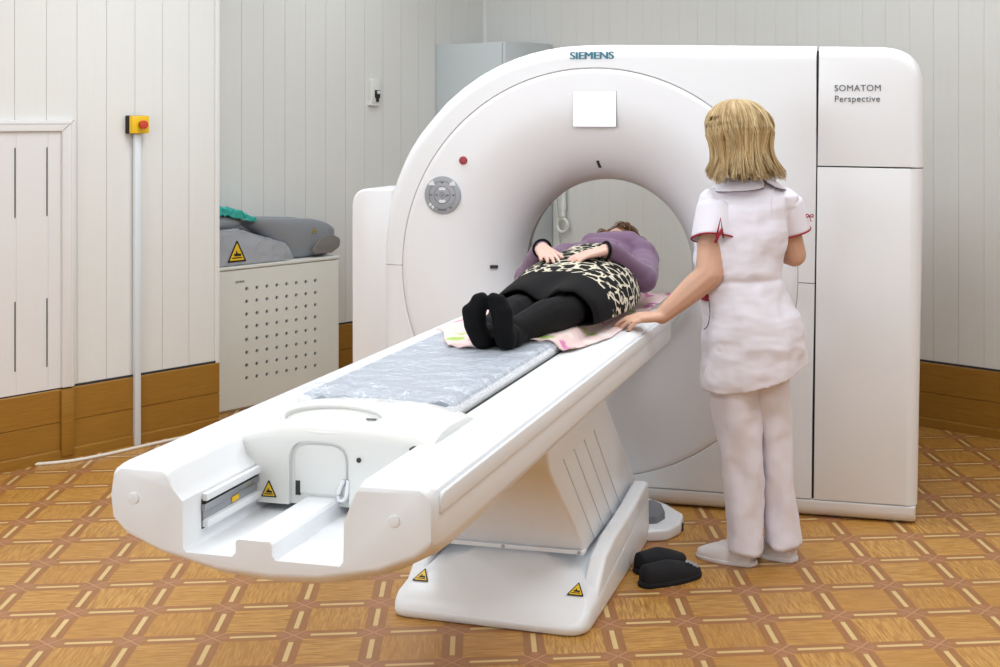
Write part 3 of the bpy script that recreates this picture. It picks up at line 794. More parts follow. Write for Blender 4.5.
# pedestal: leaning column
pr = [(-.235, .175), (-.655, .556), (-.672, .60), (-.672, .715), (.03, .715), (.068, .611), (.585, .175)]
pd = prism('pedestal', pr, 'x', -.285, .260, 'tan', TB, .012, 3)
cut = bmesh.new()
for vb in (-.105, .022, .150, .280):
    m = bmesh.new(); w_ = .0045 if vb < .2 else .006
    a = Vector((vb+.03, .15)); b = Vector((vb-.405, .560))
    vs = []
    for x in (.250, .30):
        for q, sg in ((a, -1), (a, 1), (b, 1), (b, -1)):
            vs.append(m.verts.new((x, q.x+sg*w_, q.y)))
    m.faces.new(vs[:4]); m.faces.new(vs[4:][::-1])
    for k in range(4): m.faces.new((vs[k], vs[(k+1) % 4], vs[4+(k+1) % 4], vs[4+k]))
    bmesh.ops.recalc_face_normals(m, faces=m.faces[:]); me = bpy.data.meshes.new('c'); m.to_mesh(me); m.free(); cut.from_mesh(me)
boolean(pd, link('cut', from_bm(cut), 'seam')); pd.data.materials.clear(); pd.data.materials.append(M['table'])
ap = box('front_shade_sheet', (-.272, 0, 0), (.246, .002, .50), 'tan', TB)  # thin sheet, the pedestal front's shaded tone put into its tan colour
ap.location = (0, -.2425, .195); ap.rotation_euler = (math.radians(47.8), 0, 0)
# base
def zt(v):
    P = [(-.49, .045), (-.46, .064), (-.22, .182), (-.18, .19), (.5, .19)]
    for (a, za), (b, zb) in zip(P, P[1:]):
        if v <= b: return za+(zb-za)*(v-a)/(b-a) if v > a else za
    return P[-1][1]
rings = []; K = 96
outl = rpoly([(-.332, -.485), (.334, -.510), (.332, .466), (-.332, .466)], [.05, .075, .05, .05], 8)
def rs(d, zf, k):
    r = []
    for x, y in outl:
        q = Vector((x, y)); c0 = Vector((0, 0)); s_ = Vector((1-d/.33, 1-d/.48)); X, Y = x*s_.x, y*s_.y
        r.append((X, Y, zf(Y)))
    return r
rings = [rs(.012, lambda v: 0, 0), rs(.003, lambda v: .006, 0), rs(0, lambda v: .02, 0), rs(.001, lambda v: max(.03, zt(v)-.024), 0), rs(.006, lambda v: max(.035, zt(v)-.010), 0), rs(.016, lambda v: zt(v)-.003, 0), rs(.03, lambda v: zt(v), 0)]
for d in (.06, .1, .15, .2, .26, .31): rings.append(rs(d, zt, 0))
bs_ = loft('base', rings, 'table', TB)
for s_ in (1, -1):
    pr = rpoly([(-.40, .01), (-.345, .085), (-.23, .172), (-.10, .196), (.20, .212), (.425, .238), (.462, .225), (.468, .01)], [0, .03, .05, .05, .05, .02, .02, .02], 5)
    a, b = (.272, .331) if s_ > 0 else (-.331, -.272)
    prism('side_plate', pr, 'x', a, b, 'table', TB, .018, 4)
box('apron_strip', (-.28, -.262, .176), (.262, -.225, .190), 'table', TB, .003)
for x in (-.262, -.02, .245): disc('bolt', (x, .1835), .006, .006, -.2655, -.26, 'metal', TB, 12)
sl_ = math.atan2(.118, .24)
for x in (-.262, .270):
    sticker(TB, (x-.0, -.405, zt(-.405)+.0036), (sl_, 0, 0), .058)
q = disc('screw_cap', (0, 0), .010, .010, -.002, .002, 'table', TB, 20); q.location = (.3315, .02, .10); q.rotation_euler = (0, 0, PI/2)
# plinth and foot pedal between base and gantry
pr = rpoly([(-.30, .44), (.33, .44), (.40, .47), (.435, .56), (.425, .68), (.33, .80), (.20, .895), (-.25, .895)], [0, .02, .05, .05, .05, .1, .05, 0], 6)
prism('floor_plinth', pr, 'z', 0, .045, 'table', TB, .010)
prism('foot_pedal', rpoly([(.26, .50), (.345, .53), (.365, .60), (.33, .70), (.27, .76)], .02), 'z', .04, .075, 'grime', TB, .008)
prism('pedal_notch', [(.40, .60), (.436, .60), (.436, .62), (.40, .62)], 'z', .001, .03, 'seam', TB)

# clear film over the mattress
fm_ = thing('plastic_film', 'crumpled clear plastic film spread over the mattress foot end', 'plastic film', T(P0, 4.4), -TH)
def ff(s, t):
    v = -1.375+.03*math.sin(t*9)+s*1.02; u = -.245+t*.462
    fe = max(0, 1-s*9)
    z = .9085
    if u < -.225: z -= (abs(u)-.225)*.5
    if u > .195: z -= (u-.195)*.9
    z += .010*fe*(1+math.sin(u*40))*.5
    cr_ = .005+.016*max(0, 1-s*4)*(1.2-t*.6)+.006*max(0, abs(t-.5)*2-.75)*4
    q = Vector((u*10, v*6, 0)); z += cr_*abs(noise.noise(q*1.5))+cr_*.8*abs(noise.noise(q*3.7+Vector((3, 1, 0))))+.0025*noise.noise(Vector((u*25+v*18, v*5-u*9, 2)))
    if s < .04: z -= .012*(1-s/.04)
    return (u, v, z)
rings = [[ff(i/130, j/70) for j in range(71)] for i in range(131)]
loft('film_sheet', rings, 'film', fm_, (False, False), False)

# floral towel under the patient
tw = thing('floral_towel', 'pink and white floral towel spread under the lying person', 'towel', T(P0, 4.4), -TH)
def tf2(s, t):
    u = -.262+t*.575
    front = -.30-.42*math.sin(min(1, t*1.25)*PI*.8)*.9 if t < .55 else -.42-.10*math.sin((t-.55)/.45*PI)+.16*max(0, (t-.8)/.2)
    front = [-.26, -.34, -.48, -.60, -.62, -.58, -.50, -.44, -.44, -.36, -.10][int(min(t, .999)*10)]*(1-(min(t, .999)*10) % 1)+[-.34, -.48, -.60, -.62, -.58, -.50, -.44, -.44, -.36, -.10, .02][int(min(t, .999)*10)]*((min(t, .999)*10) % 1)
    v = front+s*(1.02-front)
    z = .9095
    if u > .203: z = max(.8735, .9095-(u-.203)*1.5)
    if u < -.22: z -= (abs(u)-.22)*.25
    z += .004*noise.noise(Vector((u*14, v*12, 0)))+.0035*abs(noise.noise(Vector((u*30, v*26, 4))))
    if s < .05 and .25 < t < .95: z += .006*abs(math.sin(t*34))*(1-s/.05)
    return (u, v, z)
rings = [[tf2(i/90, j/60) for j in range(61)] for i in range(91)]
o = loft('towel_cloth', rings, 'towel', tw, (False, False), False); m = o.modifiers.new('s', 'SOLIDIFY'); m.thickness = .004; m.offset = 1; bake(o)

# ------------------------------------------------------------------ hands
def hand_shapes(wrist, d, up, side, L=.18, curl=.25, spread=.12, thumb_side=1, fingers=None, k=1.0, tips=None):
    """palm and five separate fingers. d: pointing direction, up: back of the hand, thumb_side along side*thumb_side"""
    w_, d, up, side = Vector(wrist), Vector(d).normalized(), Vector(up).normalized(), Vector(side).normalized()
    sh = []
    pl = L*.5
    for q in (-1.5, -.5, .5, 1.5):
        kn = w_+d*pl*(1-.06*abs(q))+side*q*.0195*k
        sh.append((w_+side*q*.012*k+d*.004, .0155*k, kn, .0118*k))
    lens = [.078, .090, .084, .064]
    for i, q in enumerate((-1.5, -.5, .5, 1.5)):
        idx = i if thumb_side < 0 else 3-i
        Lf = lens[idx]*k*L/.18
        cu = fingers[idx] if fingers else curl
        p = w_+d*pl*(1-.06*abs(q))+side*q*.0195*k
        dd = (d+side*q*spread*.5).normalized(); r = .0094*k
        for j, f in enumerate((.45, .32, .25)):
            ang = cu*(.7+.5*j)
            dd = (dd*math.cos(ang)-up*math.sin(ang)).normalized()
            p2 = p+dd*Lf*f; sh.append((p, r, p2, r*.92)); p = p2; r *= .92
        if tips is not None: tips.append((p.copy(), dd.copy()))
    ts = side*thumb_side
    p = w_+d*.02+ts*.022*k; p1 = w_+d*.055+ts*.042*k-up*.006; p2 = p1+(d*.9+ts*.35-up*.1).normalized()*.032; p3 = p2+(d+ts*.08-up*.12).normalized()*.026
    sh += [(p, .0145*k, p1, .0115*k), (p1, .0112*k, p2, .0100*k), (p2, .0100*k, p3, .0085*k)]
    return sh

# ------------------------------------------------------------------ the patient
PT = thing('person', 'person lying face up in black leggings and mauve cardigan, hands on belly', 'person', T(P0, 4.4), -TH)
wrR = Vector((.178, .36, 1.122)); wrL = Vector((-.072, .375, 1.122))
hR = hand_shapes(wrR, (-.62, -.62, -.12), (.05, -.35, .93), (.62, -.62, -.05), L=.165, curl=.13, spread=.10, thumb_side=-1, k=.95)
hL = hand_shapes(wrL, (.42, -.80, -.12), (0, -.35, .93), (.80, .42, 0), L=.165, curl=.13, spread=.10, thumb_side=1, k=.95)
HC = Vector((.068, 1.02, 1.055))
body = [((.07, .75, .985), (.15, .20, .075)), ((.07, .45, .97), (.15, .22, .05)), ((.07, .2, .965), (.15, .16, .045)),
        ((.07, .86, 1.02), .055, (.070, .95, 1.045), .05), (HC, (.074, .098, .09)),
        ((.072, .955, 1.07), .03, (.072, 1.0, 1.112), .04),
        ((.072, 1.005, 1.142), .012, (.068, 1.03, 1.134), .009),            # nose
        ((.04, 1.045, 1.126), .012, (.096, 1.045, 1.126), .012),              # brow
        ((.002, 1.04, 1.04), .016, (.001, 1.06, 1.045), .012), ((.148, 1.04, 1.04), .016, (.149, 1.06, 1.045), .012),
        ((.24, .83, 1.03), .055, (.295, .54, .985), .042), ((.295, .54, .985), .042, wrR, .026),
        ((-.11, .83, 1.03), .055, (-.185, .56, .985), .042), ((-.185, .56, .985), .042, wrL, .026)]
for sx, hx in ((0, -.02), (1, .17)):
    ax_ = .015 if sx == 0 else .095
    body += [((hx, .25, .965), .06, ((.0 if sx == 0 else .165), -.12, .958), .045), (((.0 if sx == 0 else .165), -.12, .958), .045, (ax_, -.5, .948), .03)]
blob('body', body+hR+hL, 'skin2', PT, .0042, 3)
# leggings with feet
lg = []
for k_, (hx, kx, ax_, fx, tx) in enumerate(((-.02, .0, .018, .004, .030), (.17, .168, .098, .092, .066))):
    lg += [((hx, .25, .965), .070, (kx, -.12, .960), .062), ((kx, -.12, .960), .062, (kx*.5+ax_*.5, -.28, .966), .060), ((kx*.5+ax_*.5, -.28, .966), .060, (ax_, -.50, .952), .044),
           ((ax_, -.50, .942), .044, (ax_, -.555, .936), .040), ((ax_, -.555, .945), .04, (ax_, -.580, .940), .033),
           ((ax_, -.590, .941), .035, (fx-.004+(.004 if k_ else 0), -.605, .985), .034), ((fx-.016 if k_ == 0 else fx+.012, -.602, .985), .024, (fx-.022 if k_ == 0 else fx+.014, -.612, 1.03), .021),
           ((fx, -.600, .98), .034, (fx, -.608, 1.03), .034), ((fx+.008 if k_ == 0 else fx-.010, -.608, 1.03), .030, (tx, -.618, 1.072), .019),
           ((fx, -.600, 1.03), .030, (fx+.01 if k_ == 0 else fx-.006, -.615, 1.065), .021)]
blob('leggings', lg, 'knit', PT, .006, 5)
# dress: black skirt with printed tunic
rings = []; K = 64
def dress(v, uc, hw, ztp, hem=0):
    r = []
    for k in range(K):
        a = 2*PI*k/K; c_, s_ = math.cos(a), math.sin(a)
        x = uc+hw*math.copysign(abs(c_)**.85, c_)
        if s_ >= 0:
            z = .925+(ztp-.925)*s_**.8
            z -= hem*math.exp(-((x-(uc-.0))/.045)**2)*s_
        else: z = .925-.012*abs(s_)**.5
        r.append([x, v, z])
    return r
spec = [(-.175, .082, .180, 1.048, .050), (-.16, .082, .186, 1.058, .048), (-.10, .080, .196, 1.060, .036), (-.02, .078, .207, 1.062, .024), (.06, .076, .217, 1.066, .010), (.13, .075, .226, 1.074, 0), (.20, .075, .234, 1.084, 0), (.28, .072, .238, 1.093, 0), (.36, .07, .236, 1.104, 0), (.45, .068, .228, 1.110, 0), (.55, .065, .212, 1.113, 0), (.65, .063, .19, 1.118, 0), (.74, .065, .16, 1.115, 0), (.80, .07, .10, 1.08, 0)]
for s_ in spec: rings.append(dress(*s_))
for ri, r in enumerate(rings):
    for p in r:
        q = Vector((p[0]*9, p[1]*5, p[2]*9)); d = noise.noise(q)*.008
        p[2] = max(.910, p[2]+d) if p[2] > .93 else p[2]
        if ri <= 1: p[1] += .02*math.sin(p[0]*22)+(.06 if p[0] > .19 else 0)
dr_ = loft('dress', rings, 'print', PT, (False, True)); m = dr_.modifiers.new('s', 'SUBSURF'); m.levels = 1; m = dr_.modifiers.new('t', 'SOLIDIFY'); m.thickness = .004; bake(dr_)
# cardigan
cg = [((.06, .82, 1.03), (.165, .13, .098)), ((.060, .68, 1.02), (.165, .12, .094)), ((-.06, .86, 1.03), .075, (.20, .86, 1.03), .075),
      ((.225, .83, 1.04), .070, (.290, .56, 1.0), .056), ((.290, .56, 1.0), .056, (.298, .52, .995), .052), ((.290, .53, 1.0), .054, wrR+Vector((.02, .02, -.002)), .038),
      ((-.105, .84, 1.03), .075, (-.188, .56, .985), .060), ((-.188, .56, .985), .060, wrL+Vector((-.012, .018, -.004)), .036),
      ((.0, .84, 1.10), .045, (.17, .84, 1.105), .050), ((.16, .86, 1.10), .05, (.24, .80, 1.07), .05), ((.02, .78, 1.10), .03, (.12, .74, 1.105), .028), ((.09, .90, 1.10), .05, (.19, .92, 1.09), .045)]
blob('cardigan', cg, 'purple', PT, .007, 5, None, (.006, (7, 9, 9)))
for w_, d in ((wrR, Vector((.64, .62, -.1))), (wrL, Vector((-.42, .8, -.1)))):
    d.normalize(); x = d.cross(Vector((0, 0, 1))).normalized(); y = x.cross(d); c_ = w_+d*.006
    tube('cuff', [c_+(x*math.cos(a)+y*math.sin(a))*.033 for a in [q*PI/8 for q in range(16)]], .006, 'knit', PT, 8, True)
def strands(name, mat, parent, roots, path, n, r=.002, seg=9, cap=None):
    bm = bmesh.new(); lay = bm.verts.layers.float.new('strand')
    for _ in range(n):
        pts = path(); sh = random.random()**1.1; rr_ = r*random.uniform(.7, 1.3); prev = None
        for i, p in enumerate(pts):
            t = i/(len(pts)-1); d = (pts[min(i+1, len(pts)-1)]-pts[max(i-1, 0)]).normalized(); x = d.cross(Vector((.3, .2, 1))); x.normalize(); y = x.cross(d); q = rr_*(1-.75*t**3)
            ring = [bm.verts.new(p+(x*math.cos(a)+y*math.sin(a))*q) for a in (0, 2.09, 4.19)]
            for v in ring: v[lay] = sh
            if prev:
                for k in range(3): bm.faces.new((prev[k], prev[(k+1) % 3], ring[(k+1) % 3], ring[k]))
            prev = ring
    me = bpy.data.meshes.new(name); bm.to_mesh(me); bm.free()
    return link(name, me, mat, parent)
def ppath():
    a = random.uniform(0, 2*PI); e = random.uniform(-.5, 1.0)
    d = Vector((math.cos(a)*math.cos(e), .25+abs(math.sin(a)*math.cos(e)), math.sin(e))).normalized()
    p = HC+Vector((d.x*.082, d.y*.102, d.z*.095)); out = []; tw_ = random.uniform(0, 6); q = d.cross(Vector((0, 1, 0))).normalized()
    for i in range(9):
        t = i/8; out.append(p+d*(.028*math.sin(t*PI))+q*t*.06*random.choice((1,))+Vector((math.cos(tw_+t*9), math.sin(tw_+t*9), math.cos(tw_+t*7)))*.010*t)
    return out
hcap = blob('hair', [(HC+Vector((0, .03, .004)), (.092, .095, .092))], 'brown', PT, .006, 3, None, (.014, (30, 30, 30)))
strands('hair_curls', 'brown', PT, None, ppath, 420, .0022)
# head cushion under the head
hc = thing('head_cushion', 'grey foam cushion under the head of the lying person, inside the scanner bore', 'cushion', T(P0, 4.4), -TH)
prism('cushion_pad', rpoly([(-.13, .907), (-.14, .965), (0.0, .935), (.10, .935), (.14, .95), (.13, .907)], .02), 'y', .93, 1.11, 'foam', hc, .012)

# ------------------------------------------------------------------ the nurse
NX, NY = .57, 4.75
NR = thing('person', 'blonde person in white tunic with red-trimmed sleeves, standing with one hand on the table', 'person', (NX, NY, 0))
def W(x, y, z): return Vector((x-NX, y-NY, z))
wl = W(.236, 4.655, .912); el = W(.408, 4.655, 1.062); shl = W(.432, 4.735, 1.300)
tips = []
hand = hand_shapes(wl, (-.95, -.28, -.02), (-.02, -.10, .98), (.28, -.95, -.08), L=.185, spread=.16, thumb_side=-1, fingers=[.30, .24, .34, .44], k=1.08, tips=tips)
shr = W(.700, 4.80, 1.290); er = W(.742, 4.83, 1.115); wr_ = W(.60, 5.00, 1.14)
handr = hand_shapes(wr_, (-.8, .35, .3), (.2, .4, .9), (.35, .8, 0), L=.165, spread=.10, thumb_side=-1, curl=.35)
HN = W(.512, 4.752, 1.567); FD = Vector((-.66, .75, -.08)).normalized(); FS = FD.cross(Vector((0, 0, 1))).normalized()
rotH = Matrix((FS, FD, Vector((0, 0, 1)))).transposed()
nb = [(HN+Vector((0, 0, .012)), (.073, .094, .100), rotH), (HN+FD*.025-Vector((0, 0, .05)), (.055, .065, .06), rotH),
      (HN+FD*.095-Vector((0, 0, .0)), .009, HN+FD*.112-Vector((0, 0, .024)), .012),
      (HN+FD*.082-Vector((0, 0, .052))-FS*.018, .009, HN+FD*.082-Vector((0, 0, .052))+FS*.018, .009),
      (HN+FD*.080-Vector((0, 0, .088)), .018, HN+FD*.07-Vector((0, 0, .088)), .022),
      (HN+FS*.075-FD*.005-Vector((0, 0, .01)), .014, HN+FS*.077-FD*.008+Vector((0, 0, .018)), .016), (HN-FS*.075-FD*.005-Vector((0, 0, .01)), .014, HN-FS*.077-FD*.008+Vector((0, 0, .018)), .016),
      (HN-Vector((-.005, -.005, .06)), .052, W(.555, 4.77, 1.36), .055),
      (W(.45, 4.745, 1.31), .035, W(.68, 4.79, 1.31), .035), (W(.555, 4.76, 1.22), (.14, .09, .16)), (W(.54, 4.76, 1.0), (.13, .1, .2)), (W(.57, 4.77, .85), (.15, .115, .13)),
      (shl, .050, el, .052), (el, .052, el.lerp(wl, .3), .049), (el.lerp(wl, .3), .049, wl, .030),
      (shr, .045, er, .046), (er, .046, wr_, .027),
      (W(.51, 4.755, .82), .075, W(.530, 4.735, .46), .05), (W(.530, 4.735, .46), .05, W(.545, 4.712, .09), .030),
      (W(.635, 4.785, .82), .070, W(.650, 4.78, .46), .046), (W(.650, 4.78, .46), .046, W(.688, 4.757, .09), .030),
      (W(.545, 4.706, .055), .028, W(.45, 4.757, .042), .022), (W(.700, 4.750, .055), .028, W(.61, 4.81, .042), .022)]
blob('body', nb+hand+handr, 'skin', NR, .0045, 3)
for p_, d_ in tips:
    nl = bmesh.new(); ell_bm(nl, (0, 0, 0), (.0065, .010, .0035)); nl_ = link('fingernail', from_bm(nl), 'nail', NR)
    nl_.location = p_+d_*.003+Vector((0, -.002, .0065)); nl_.rotation_euler = (math.radians(-25), 0, math.atan2(d_.y, d_.x)-PI/2)
# trousers
def leg_rings(pts):
    rings = []
    for (x, y, z, rx, ry, ph) in pts:
        r = []
        for k in range(40):
            a = 2*PI*k/40; rad = 1+.05*math.sin(3*a+z*11+ph)+.045*math.sin(4*a-z*19+ph*2)+.075*noise.noise(Vector((math.cos(a)*1.6, math.sin(a)*1.6, z*13+ph)))+.05*noise.noise(Vector((math.cos(a)*3, math.sin(a)*3, z*30+ph)))
            r.append(W(x+rx*rad*math.cos(a), y+ry*rad*math.sin(a), z+.006*math.sin(a*2+ph)))
        rings.append(r)
    return rings
def interp(keys, n):
    out = []
    for i in range(n+1):
        t = i/n*(len(keys)-1); k = min(int(t), len(keys)-2); f = t-k; f2 = f
        out.append(tuple(a*(1-f2)+b*f2 for a, b in zip(keys[k], keys[k+1])))
    return out
tb = bmesh.new()
L1 = [(.505, 4.755, .86, .105, .115, 0), (.508, 4.755, .70, .100, .105, 0), (.517, 4.745, .60, .098, .098, 0), (.533, 4.74, .45, .083, .086, 0), (.540, 4.73, .32, .076, .080, 0), (.542, 4.72, .18, .066, .074, 0), (.546, 4.712, .050, .068, .080, 0)]
L2 = [(.650, 4.79, .86, .09, .112, 2), (.642, 4.79, .70, .080, .105, 2), (.640, 4.785, .60, .076, .095, 2), (.655, 4.785, .45, .070, .083, 2), (.668, 4.775, .32, .065, .078, 2), (.680, 4.765, .18, .062, .072, 2), (.690, 4.757, .06, .066, .078, 2)]
for L_ in (L1, L2):
    b = loft_bm(leg_rings(interp(L_, 60)), (True, False)); me = from_bm(b); tb.from_mesh(me)
tro = link('trousers', from_bm(tb), 'uniform', NR); m = tro.modifiers.new('s', 'SOLIDIFY'); m.thickness = .003; m.offset = -1; bake(tro)
blob('socks', [(W(.545, 4.705, .15), .043, W(.552, 4.700, .06), .042), (W(.552, 4.700, .06), .040, W(.47, 4.745, .042), .034), (W(.695, 4.755, .15), .041, W(.705, 4.747, .06), .040), (W(.705, 4.747, .06), .038, W(.63, 4.80, .042), .032)], 'shoe', NR, .006, 3)
# slippers
def slipper(name, heel, toe, parent, mat='shoe', sole='shoe', L=None, lab=None, h=.062, wd=.043, openb=True):
    heel, toe = Vector(heel), Vector(toe); d = (toe-heel); Ln = d.length; d.normalize(); s_ = d.cross(Vector((0, 0, 1))).normalized()
    def widt(t): return wd*(.72+.45*math.sin(PI*min(1, t*1.02)**1.25)) * (math.sqrt(max(0, 1-((t-.86)/.14)**2)) if t > .86 else 1) * (math.sqrt(max(0, 1-((.1-t)/.1)**2)) if t < .1 else 1)
    pl = [(i/28) for i in range(29)]
    out = [heel+d*Ln*t+s_*max(.004, widt(t)) for t in pl]+[heel+d*Ln*t-s_*max(.004, widt(t)) for t in pl[::-1]]
    so = loft(name+'_sole', [[p+Vector((0, 0, z))+(heel.lerp(toe, .5)-p)*k for p in out] for z, k in ((0, .02), (.003, 0), (.012, 0), (.016, .03))], sole, parent)
    rings = []
    for i in range(1, 26):
        t = .03+i/26*.96; w_ = max(.006, widt(t)-.003)
        hh = h*(1 if t < .45 else 1-.62*((t-.45)/.55)**1.3)
        if not openb and t < .45: hh = h*.45
        rings.append([heel+d*Ln*t+s_*w_*math.cos(a)+Vector((0, 0, .012+(hh-.012)*max(0, math.sin(a))**.75)) for a in [k*PI/14 for k in range(15)]])
    up = loft(name+'_upper', rings, mat, parent, (True, True), False)
    return up
slipper('slipper', W(.585, 4.685, 0), W(.372, 4.800, 0), NR, h=.075)
slipper('slipper', W(.738, 4.728, 0), W(.560, 4.850, 0), NR, h=.075)
# tunic
K = 72
keys = [(.585, 4.765, .640, .200, .155), (.585, 4.765, .70, .197, .157), (.583, 4.765, .80, .192, .160), (.572, 4.765, .90, .181, .152), (.548, 4.762, .97, .167, .138), (.529, 4.76, 1.035, .156, .124), (.530, 4.76, 1.08, .158, .124), (.534, 4.76, 1.15, .166, .130), (.542, 4.762, 1.22, .170, .130), (.550, 4.764, 1.29, .160, .118), (.558, 4.766, 1.335, .150, .098), (.562, 4.768, 1.365, .118, .080), (.562, 4.77, 1.395, .068, .062)]
rings = []
for (x, y, z, rx, ry) in interp(keys, 96):
    r = []
    for k in range(K):
        a = 2*PI*k/K; low = max(0, min(1, (1.03-z)/.3)); up = max(0, min(1, (z-1.02)/.1))*(1 if z < 1.3 else .2)
        rad = 1+low*(.024*math.sin(5*a+1)+.018*math.sin(9*a+z*6))+.03*math.exp(-((z-1.085)/.03)**2)+up*.02*math.sin(4*a+z*30)*.6+.012*noise.noise(Vector((math.cos(a)*4, math.sin(a)*4, z*9)))*2
        if .99 < z < 1.07: rad -= .03*math.exp(-((z-1.035)/.010)**2)
        X = x+rx*rad*math.cos(a); Z = z
        if z < .80: Z = z+(.8-z)/.16*(.66*(X-.40)**2-.012)
        r.append(W(X, y+ry*rad*math.sin(a), Z))
    rings.append(r)
tu = blob('tunic', [(W(.440, 4.742, 1.306), .070, W(.54, 4.76, 1.33), .072), (W(.692, 4.79, 1.306), .066, W(.58, 4.77, 1.33), .070), (W(.440, 4.742, 1.306), .070, W(.436, 4.72, 1.27), .070), (W(.692, 4.79, 1.306), .066, W(.704, 4.80, 1.27), .062)], 'uniform', NR, .0055, 2, [loft_bm(rings)], (.006, (11, 11, 6)))
wrinkle(tu, .008, (4, 4, 10), 3); wrinkle(tu, .003, (10, 10, 22), 8)
def sleeve(p0, r0, p1, r1, cut, seed):
    p0, p1 = Vector(p0), Vector(p1); d = (p1-p0).normalized(); x = d.cross(Vector((0, 1, 0))).normalized(); y = x.cross(d); rings = []; n = 40
    for i in range(17):
        t = i/16; c_ = p0.lerp(p1, t); r_ = r0+(r1-r0)*t
        r_ *= (1 if t > .15 else .55+3*t)
        rings.append([c_+(x*math.cos(a)+y*math.sin(a))*r_*(1+.05*t*math.sin(4*a+seed+t*3)) for a in [2*PI*k/n for k in range(n)]])
    o = loft('sleeve', rings, 'uniform', NR, (True, False)); m = o.modifiers.new('s', 'SOLIDIFY'); m.thickness = .003; m.offset = -1; bake(o)
    tube('sleeve_trim', [p+d*.001 for p in rings[-1][::2]], .0034, 'dred', o, 6, True)
    return o, rings, x, y, d
so1 = sleeve(W(.438, 4.735, 1.325), .066, W(.428, 4.685, 1.188), .080, 0, 0)
so2 = sleeve(W(.700, 4.795, 1.335), .060, W(.740, 4.820, 1.205), .064, 0, 2)
# red bows on the sleeves
def bow(c_, s_):
    c_ = Vector(c_)
    for sg in (1, -1):
        tube('bow_loop', [c_, c_+Vector((sg*.012, -.004, .014))*s_, c_+Vector((sg*.024, -.004, .010))*s_, c_+Vector((sg*.02, -.003, -.004))*s_, c_], .0042*s_, 'dred', NR, 6)
    tube('bow_tail', [c_, c_+Vector((.006, -.004, -.02))*s_, c_+Vector((.012, -.002, -.035))*s_], .003*s_, 'dred', NR, 6)
q = W(.444, 4.600, 1.228)
tube('slit_trim', [q+Vector((-.016, .0, -.03)), q+Vector((0, 0, .042)), q+Vector((.010, .0, -.028))], .0042, 'dred', NR, 6, False, False)
tube('slit_trim', [q+Vector((-.02, .0, -.046)), q+Vector((-.004, -.002, -.012)), q+Vector((.006, -.004, .004))], .006, 'dred', NR, 6, False, False)
bow(W(.790, 4.778, 1.262), .55)
# collar with piping
def collar(a0, a1, nm):
    rin, rout = [], []
    n = 22
    for i in range(n+1):
        t = i/n; a = math.radians(a0+(a1-a0)*t); wv = math.sin(PI*min(1, t*1.0))**.35 if 0 < t < 1 else 0
        ri = Vector((math.cos(a)*.064, math.sin(a)*.058, 1.405)); k = .026+.052*wv
        ro = Vector((math.cos(a)*(.066+k*1.0), math.sin(a)*(.060+k*.82), 1.405-k*.62+.006*0))
        rin.append(W(.560, 4.768, 0)+ri); rout.append(W(.560, 4.768, 0)+ro)
    rings = [rin, [p.lerp(q, .5)+Vector((0, 0, .009)) for p, q in zip(rin, rout)], rout]
    o = loft('collar', rings, 'uniform', NR, (False, False), False); m = o.modifiers.new('s', 'SOLIDIFY'); m.thickness = .005; m.offset = 1; bake(o)
    tube('collar_piping', [rin[0]]+[p+Vector((0, 0, .002)) for p in rout]+[rin[-1]], .0026, 'navy', o, 6)
collar(-58, -262, 'l'); collar(-46, 95, 'r')
tube('zip_seam', [W(.600+.0, 4.64, z) for z in ()] or [W(.640-(1.37-z)*.10, 4.665-.0, z) for z in (1.37, 1.30, 1.2, 1.1, 1.04)], .0015, 'uniform', NR, 6)
# pocket trim
pk = box('pocket_trim', (-.022, -.003, -.013), (.022, .003, .013), 'dred', NR, .001); pk.location = W(.398, 4.705, .973); pk.rotation_euler = (0, 0, math.radians(-58))
tube('pocket_piping', [W(.408, 4.672, .968), W(.412, 4.668, .92), W(.404, 4.672, .875), W(.392, 4.69, .858)], .0018, 'navy', NR, 6)
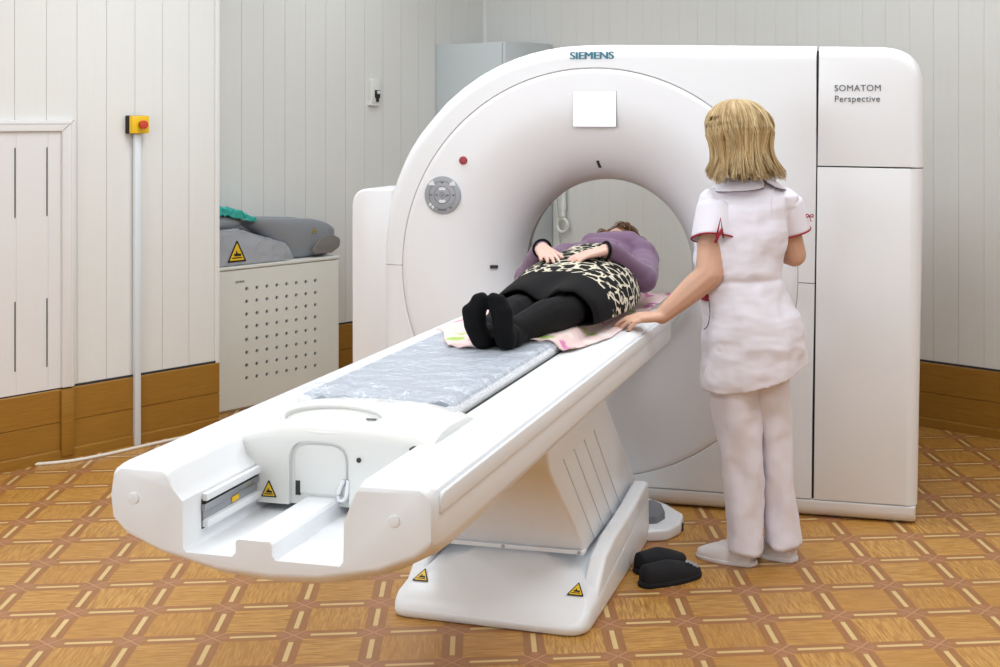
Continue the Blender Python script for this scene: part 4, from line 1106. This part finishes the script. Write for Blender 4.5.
# hair
UPV = Vector((0, 0, 1))
CL = []
for _ in range(120):
    CL.append((random.uniform(.62, 2*PI-.62), random.uniform(.0, 1)**1.3, random.uniform(-.35, 1), random.uniform(0, 6), random.uniform(.004, .012), random.uniform(.95, 1.13)))
def npath():
    ca, cd, cf, cw, cwa, crr = random.choice(CL)
    jit = random.gauss(0, .10); n = 20; pts = []; jr = random.uniform(-.05, .03); je = random.uniform(-.012, .012)
    for i in range(n):
        t = i/(n-1); t = t/.42*.8267 if t < .42 else .8267+(t-.42)/.58*.1733; a = ca+jit*(1-.6*t)
        d = FD*math.cos(a)+FS*math.sin(a); face = max(0, math.cos(a))
        drop = HN.z-.115-.055*(1-cd) - .0
        if face > .5: drop = HN.z-.15+.03*cd
        out_r = .106+.006*face; flip = cf*.034*(1 if face < .3 else -.2)
        ang = min(t*1.9, PI/2); rr_ = out_r*(crr+jr)*math.sin(ang)**.8
        z0 = HN.z+.128*math.cos(ang)
        if t*1.9 > PI/2:
            u_ = (t*1.9-PI/2)/(1.9-PI/2); z0 = HN.z-(HN.z-drop+je)*u_
            rr_ = out_r*(crr+jr)*(1-.14*math.sin(u_*PI))+flip*u_**2
        p = Vector((HN.x, HN.y, z0))+d*rr_-FD*.012*math.sin(ang)+Vector((.030, -.005, 0))*(1-face)*t*t
        p += (FS*math.sin(cw+t*9)+FD*math.cos(cw*2+t*8))*cwa*t
        pts.append(p)
    return pts
blob('hair', [(HN+Vector((.004, -.004, .028))-FD*.012-Vector((0, 0, .006)), (.082, .088, .093), rotH), (HN-FD*.030+Vector((.018, -.004, -.04)), (.082, .060, .085), rotH), (HN-FD*.03+Vector((.03, -.004, -.085)), (.070, .045, .06), rotH)], 'blond', NR, .006, 4, None, (.002, (40, 40, 6)))
strands('hair_strands', 'blond', NR, None, npath, 2800, .0024)

# ------------------------------------------------------------------ black slippers on the floor
for k_, (h_, t_, lab) in enumerate((((.150, 4.47, 0), (.372, 4.605, 0), 'black felt slipper nearest the camera beside the table base, toe to the right'), ((.140, 4.60, 0), (.325, 4.735, 0), 'black felt slipper lying behind its pair, half hidden beside table base'))):
    c_ = Vector(h_); s_ = thing('slipper', lab, 'slipper', c_, 0, 'pair of black slippers on the floor')
    slipper('slipper', Vector((0, 0, 0)), Vector(t_)-c_, s_, 'velvet', 'velvet', h=.075, wd=.046)
    if k_ == 0:
        q = Vector(t_)-c_
        for dx, dz, r_ in ((.86, .047, .010), (.80, .056, .008), (.90, .039, .008), (.74, .064, .009)):
            p = q*dx+Vector((.008, -.022, dz)); o = disc('motif', (0, 0), r_, r_*.7, -.0015, .0015, 'keypad', s_, 10); o.location = p; o.rotation_euler = (math.radians(-62), 0, math.radians(35))
